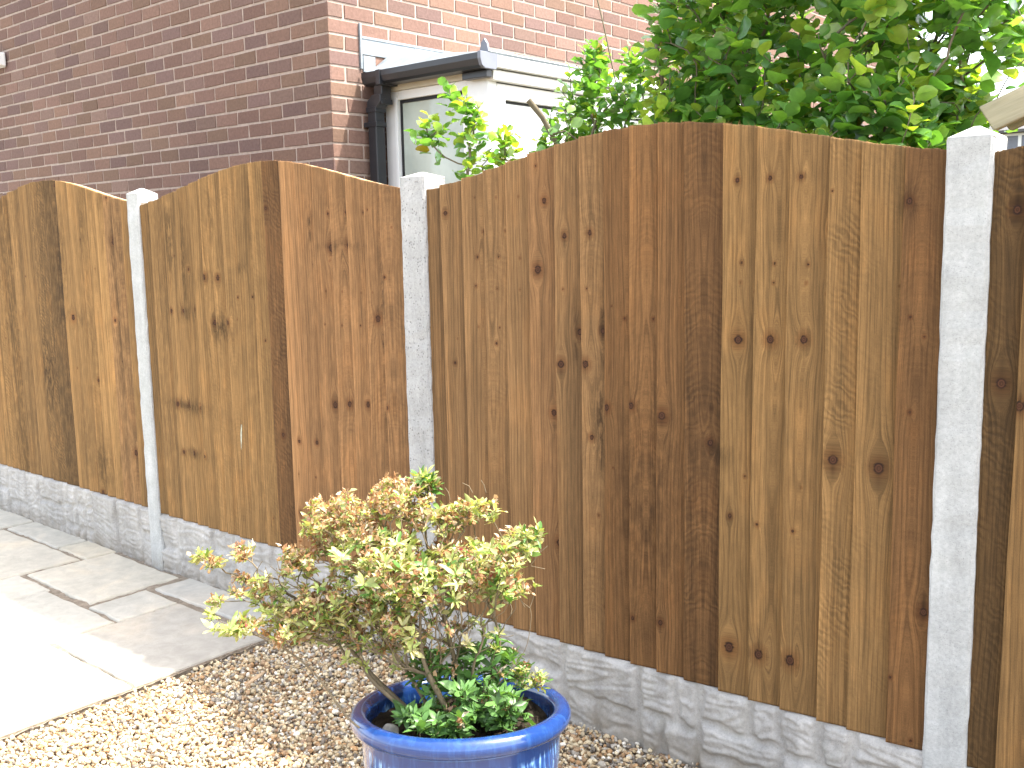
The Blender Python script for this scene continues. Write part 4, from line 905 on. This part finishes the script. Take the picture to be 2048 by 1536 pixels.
# --- broad-leaved evergreen shrubs behind the fence
LEAFG = mat_leaf("evergreen_leaf", .45, .28, (1.3, 1.3, .34), .7, .7)
BARKG = mat_bark("shrub_bark", (.10, .085, .06), (.22, .18, .12))
def evergreen(base, stems, tips, label, r, lsize, lpt=(7, 11), young=.35, sh=(.10, .17), bare=(), cat="shrub"):
    root = thing("evergreen_shrub", tuple(base), label, cat, "evergreen shrubs behind the fence")
    ps, rs, td = grow(stems, tips, r, .25, jit=.01, r0=.0016, expo=2.3, rmax=.022)
    for b in bare:
        p = np.array(b[0]); ps.append(p); rs.append(np.linspace(b[1], b[1]*.75, len(p)))
    V, F = tube_arrays(ps, rs, 6); mesh("branches", V, F, BARKG, root, smooth=True)
    P, D, N, sz, wr, col = [], [], [], [], [], []; up = np.array([0, 0, 1.0])
    for t, d in zip(tips, td):
        ax = d*.7+up*.55+r.normal(0, .2, 3); ax /= np.linalg.norm(ax); a1 = np.cross(ax, r.normal(size=3)); a1 /= np.linalg.norm(a1); a2 = np.cross(ax, a1)
        n = r.integers(*lpt); L = r.uniform(*sh); yg = r.random() < young
        for i in range(n):
            f = i/(n-1); a = i*2.3+r.normal(0, .3); el = .15+.75*f; dd = (a1*math.cos(a)+a2*math.sin(a))*math.cos(el)+ax*math.sin(el)
            P.append(t-ax*L*(1-f)+dd*.008); D.append(dd+np.array([0, 0, -.15])+r.normal(0, .15, 3)); N.append(up*.7+ax*.4+r.normal(0, .45, 3))
            s = lsize*r.uniform(.75, 1.25)*(1-.35*f*f); sz.append(s); wr.append(r.uniform(.75, 1.05))
            if yg and f > .45: c = np.array([.34, .46, .08])*r.uniform(.8, 1.25)
            else: c = np.array([[.13, .29, .07], [.18, .36, .085], [.10, .24, .06], [.26, .44, .09]])[r.choice(4, p=[.3, .34, .2, .16])]*r.uniform(.8, 1.2)
            if r.random() < .006: c = np.array([.30, .22, .03])
            col.append(c)
    T = leaf_template('oval'); V, F = place_leaves(T, np.array(P), np.array(D), np.array(N), np.array(sz), np.array(wr), 0, r)
    mesh("foliage", V, F, LEAFG, root, {'lcol': np.repeat(np.array(col), len(T[0]), 0)}, smooth=True)
    return root
def shrubs():
    r = np.random.default_rng(9)
    # big shrub
    tips = []
    while len(tips) < 900:
        p = np.array([r.uniform(-2.02, -.62), r.uniform(2.74, 3.55), r.uniform(1.45, 2.95)])
        q = ((p[0]+1.36)/.66)**2+((p[1]-3.12)/.46)**2+((p[2]-2.18)/.82)**2
        if q > 1 or r.random() > .35+.65*q: continue
        x, y, z_ = to_px(p)
        if x > 1925 and y > 120: continue
        if x > 1975 and y > 40 and r.random() < .75: continue
        if x < 1290+max(0, (y-120))*.25-r.uniform(0, 40): continue           # ragged left flank of the crown
        tips.append(p)
    for _ in range(46): tips.append(at(r.uniform(1860, 1962), r.uniform(150, 290), r.uniform(2.95, 3.25)))
    for _ in range(110): tips.append(np.array([r.uniform(-1.9, -.92), r.uniform(2.72, 2.98), r.uniform(1.68, 1.98)]))
    tips = np.array(tips)
    b = np.array([-1.36, 3.15, -.05]); stems = []
    for i in range(9):
        e = np.array([r.uniform(-1.8, -.95), r.uniform(2.95, 3.4), r.uniform(1.8, 2.5)]); s = b+r.normal(0, .06, 3)*[1, 1, 0]
        stems.append([s+(e-s)*t+np.array([0, 0, .0])+r.normal(0, .012, 3)*(0 < t < 1) for t in np.linspace(0, 1, 12)])
    evergreen(b, stems, tips, "large glossy green broad-leaved shrub rising above the fence at upper right", r, .064, (7, 11), .45,
              bare=[([at(1318, 65, 3.2), at(1314, 95, 3.2), at(1312, 120, 3.2), at(1322, 140, 3.2)], .008), ([at(1340, 330, 3.3), at(1322, 140, 3.25)], .008)])
    # middle shrub
    D0 = 3.75
    L = [(1175, 150, 45, 60, 0, .15, 17, 0, 0), (1150, 220, 60, 50, 0, .2, 24, 0, 0), (1190, 100, 30, 30, 0, .1, 7, 0, 0), (1240, 200, 50, 60, -.1, .15, 20, 0, 0), (1110, 270, 50, 30, 0, .15, 12, 0, 0), (1270, 130, 30, 40, -.15, .12, 9, 0, 0), (1180, 300, 80, 40, 0, .2, 20, 0, 0)]
    tips, _ = blob_tips(L, D0, r); b = at(1185, 900, D0+.1); b[2] = -.05; stems = []
    for i in range(6):
        e = at(1130+i*24, 260+r.normal(0, 20), D0+r.normal(0, .06)); s = b+r.normal(0, .04, 3)*[1, 1, 0]; stems.append([s+(e-s)*t+r.normal(0, .01, 3)*(0 < t < 1) for t in np.linspace(0, 1, 12)])
    evergreen(b, stems, tips, "smaller upright green shrub with cut bare stems, between bay window and large shrub", r, .043, (6, 10), .30, (.06, .11),
              bare=[([at(1057, 200, D0-.1), at(1085, 235, D0-.08), at(1112, 285, D0-.05), at(1140, 370, D0)], .011), ([at(1180, 0-60, D0), at(1205, 40, D0), at(1222, 120, D0), at(1235, 180, D0)], .003), ([at(1232, 320, D0), at(1225, 250, D0), at(1236, 180, D0)], .004), ([at(1180, 340, D0-.1), at(1178, 290, D0-.1), at(1192, 240, D0-.1)], .006), ([at(1175, 320, D0-.12), at(1152, 278, D0-.12), at(1130, 262, D0-.12), at(1105, 268, D0-.12)], .004)])
    # leafy sprigs in front of the bay window
    D0 = 3.70
    L = [(898, 180, 10, 20, 0, .03, 3, 0, 0), (928, 205, 28, 24, 0, .05, 7, 0, 0), (945, 230, 28, 18, 0, .05, 5, 0, 0), (855, 240, 14, 16, 0, .04, 4, 0, 0), (880, 255, 22, 14, 0, .04, 4, 0, 0), (835, 282, 4, 4, 0, .02, 1, 0, 0), (862, 285, 8, 6, 0, .02, 1, 0, 0), (930, 275, 40, 20, 0, .06, 6, 0, 0), (1010, 270, 22, 26, .05, .05, 9, 0, 0), (1025, 305, 25, 18, .05, .05, 6, 0, 0), (950, 325, 18, 10, 0, .04, 3, 0, 0), (985, 315, 25, 15, 0, .05, 4, 0, 0)]
    tips, _ = blob_tips(L, D0, r); b = at(1000, 900, D0); b[2] = -.05; stems = []
    for (x, y) in ((935, 345), (965, 330), (990, 320), (1015, 330)):
        e = at(x, y, D0); s = b+r.normal(0, .03, 3)*[1, 1, 0]; stems.append([s+(e-s)*t+r.normal(0, .008, 3)*(0 < t < 1) for t in np.linspace(0, 1, 12)])
    evergreen(b, stems, tips, "loose leafy sprigs poking above the fence in front of the bay window glass", r, .047, (4, 7), .7, (.05, .10))
shrubs()
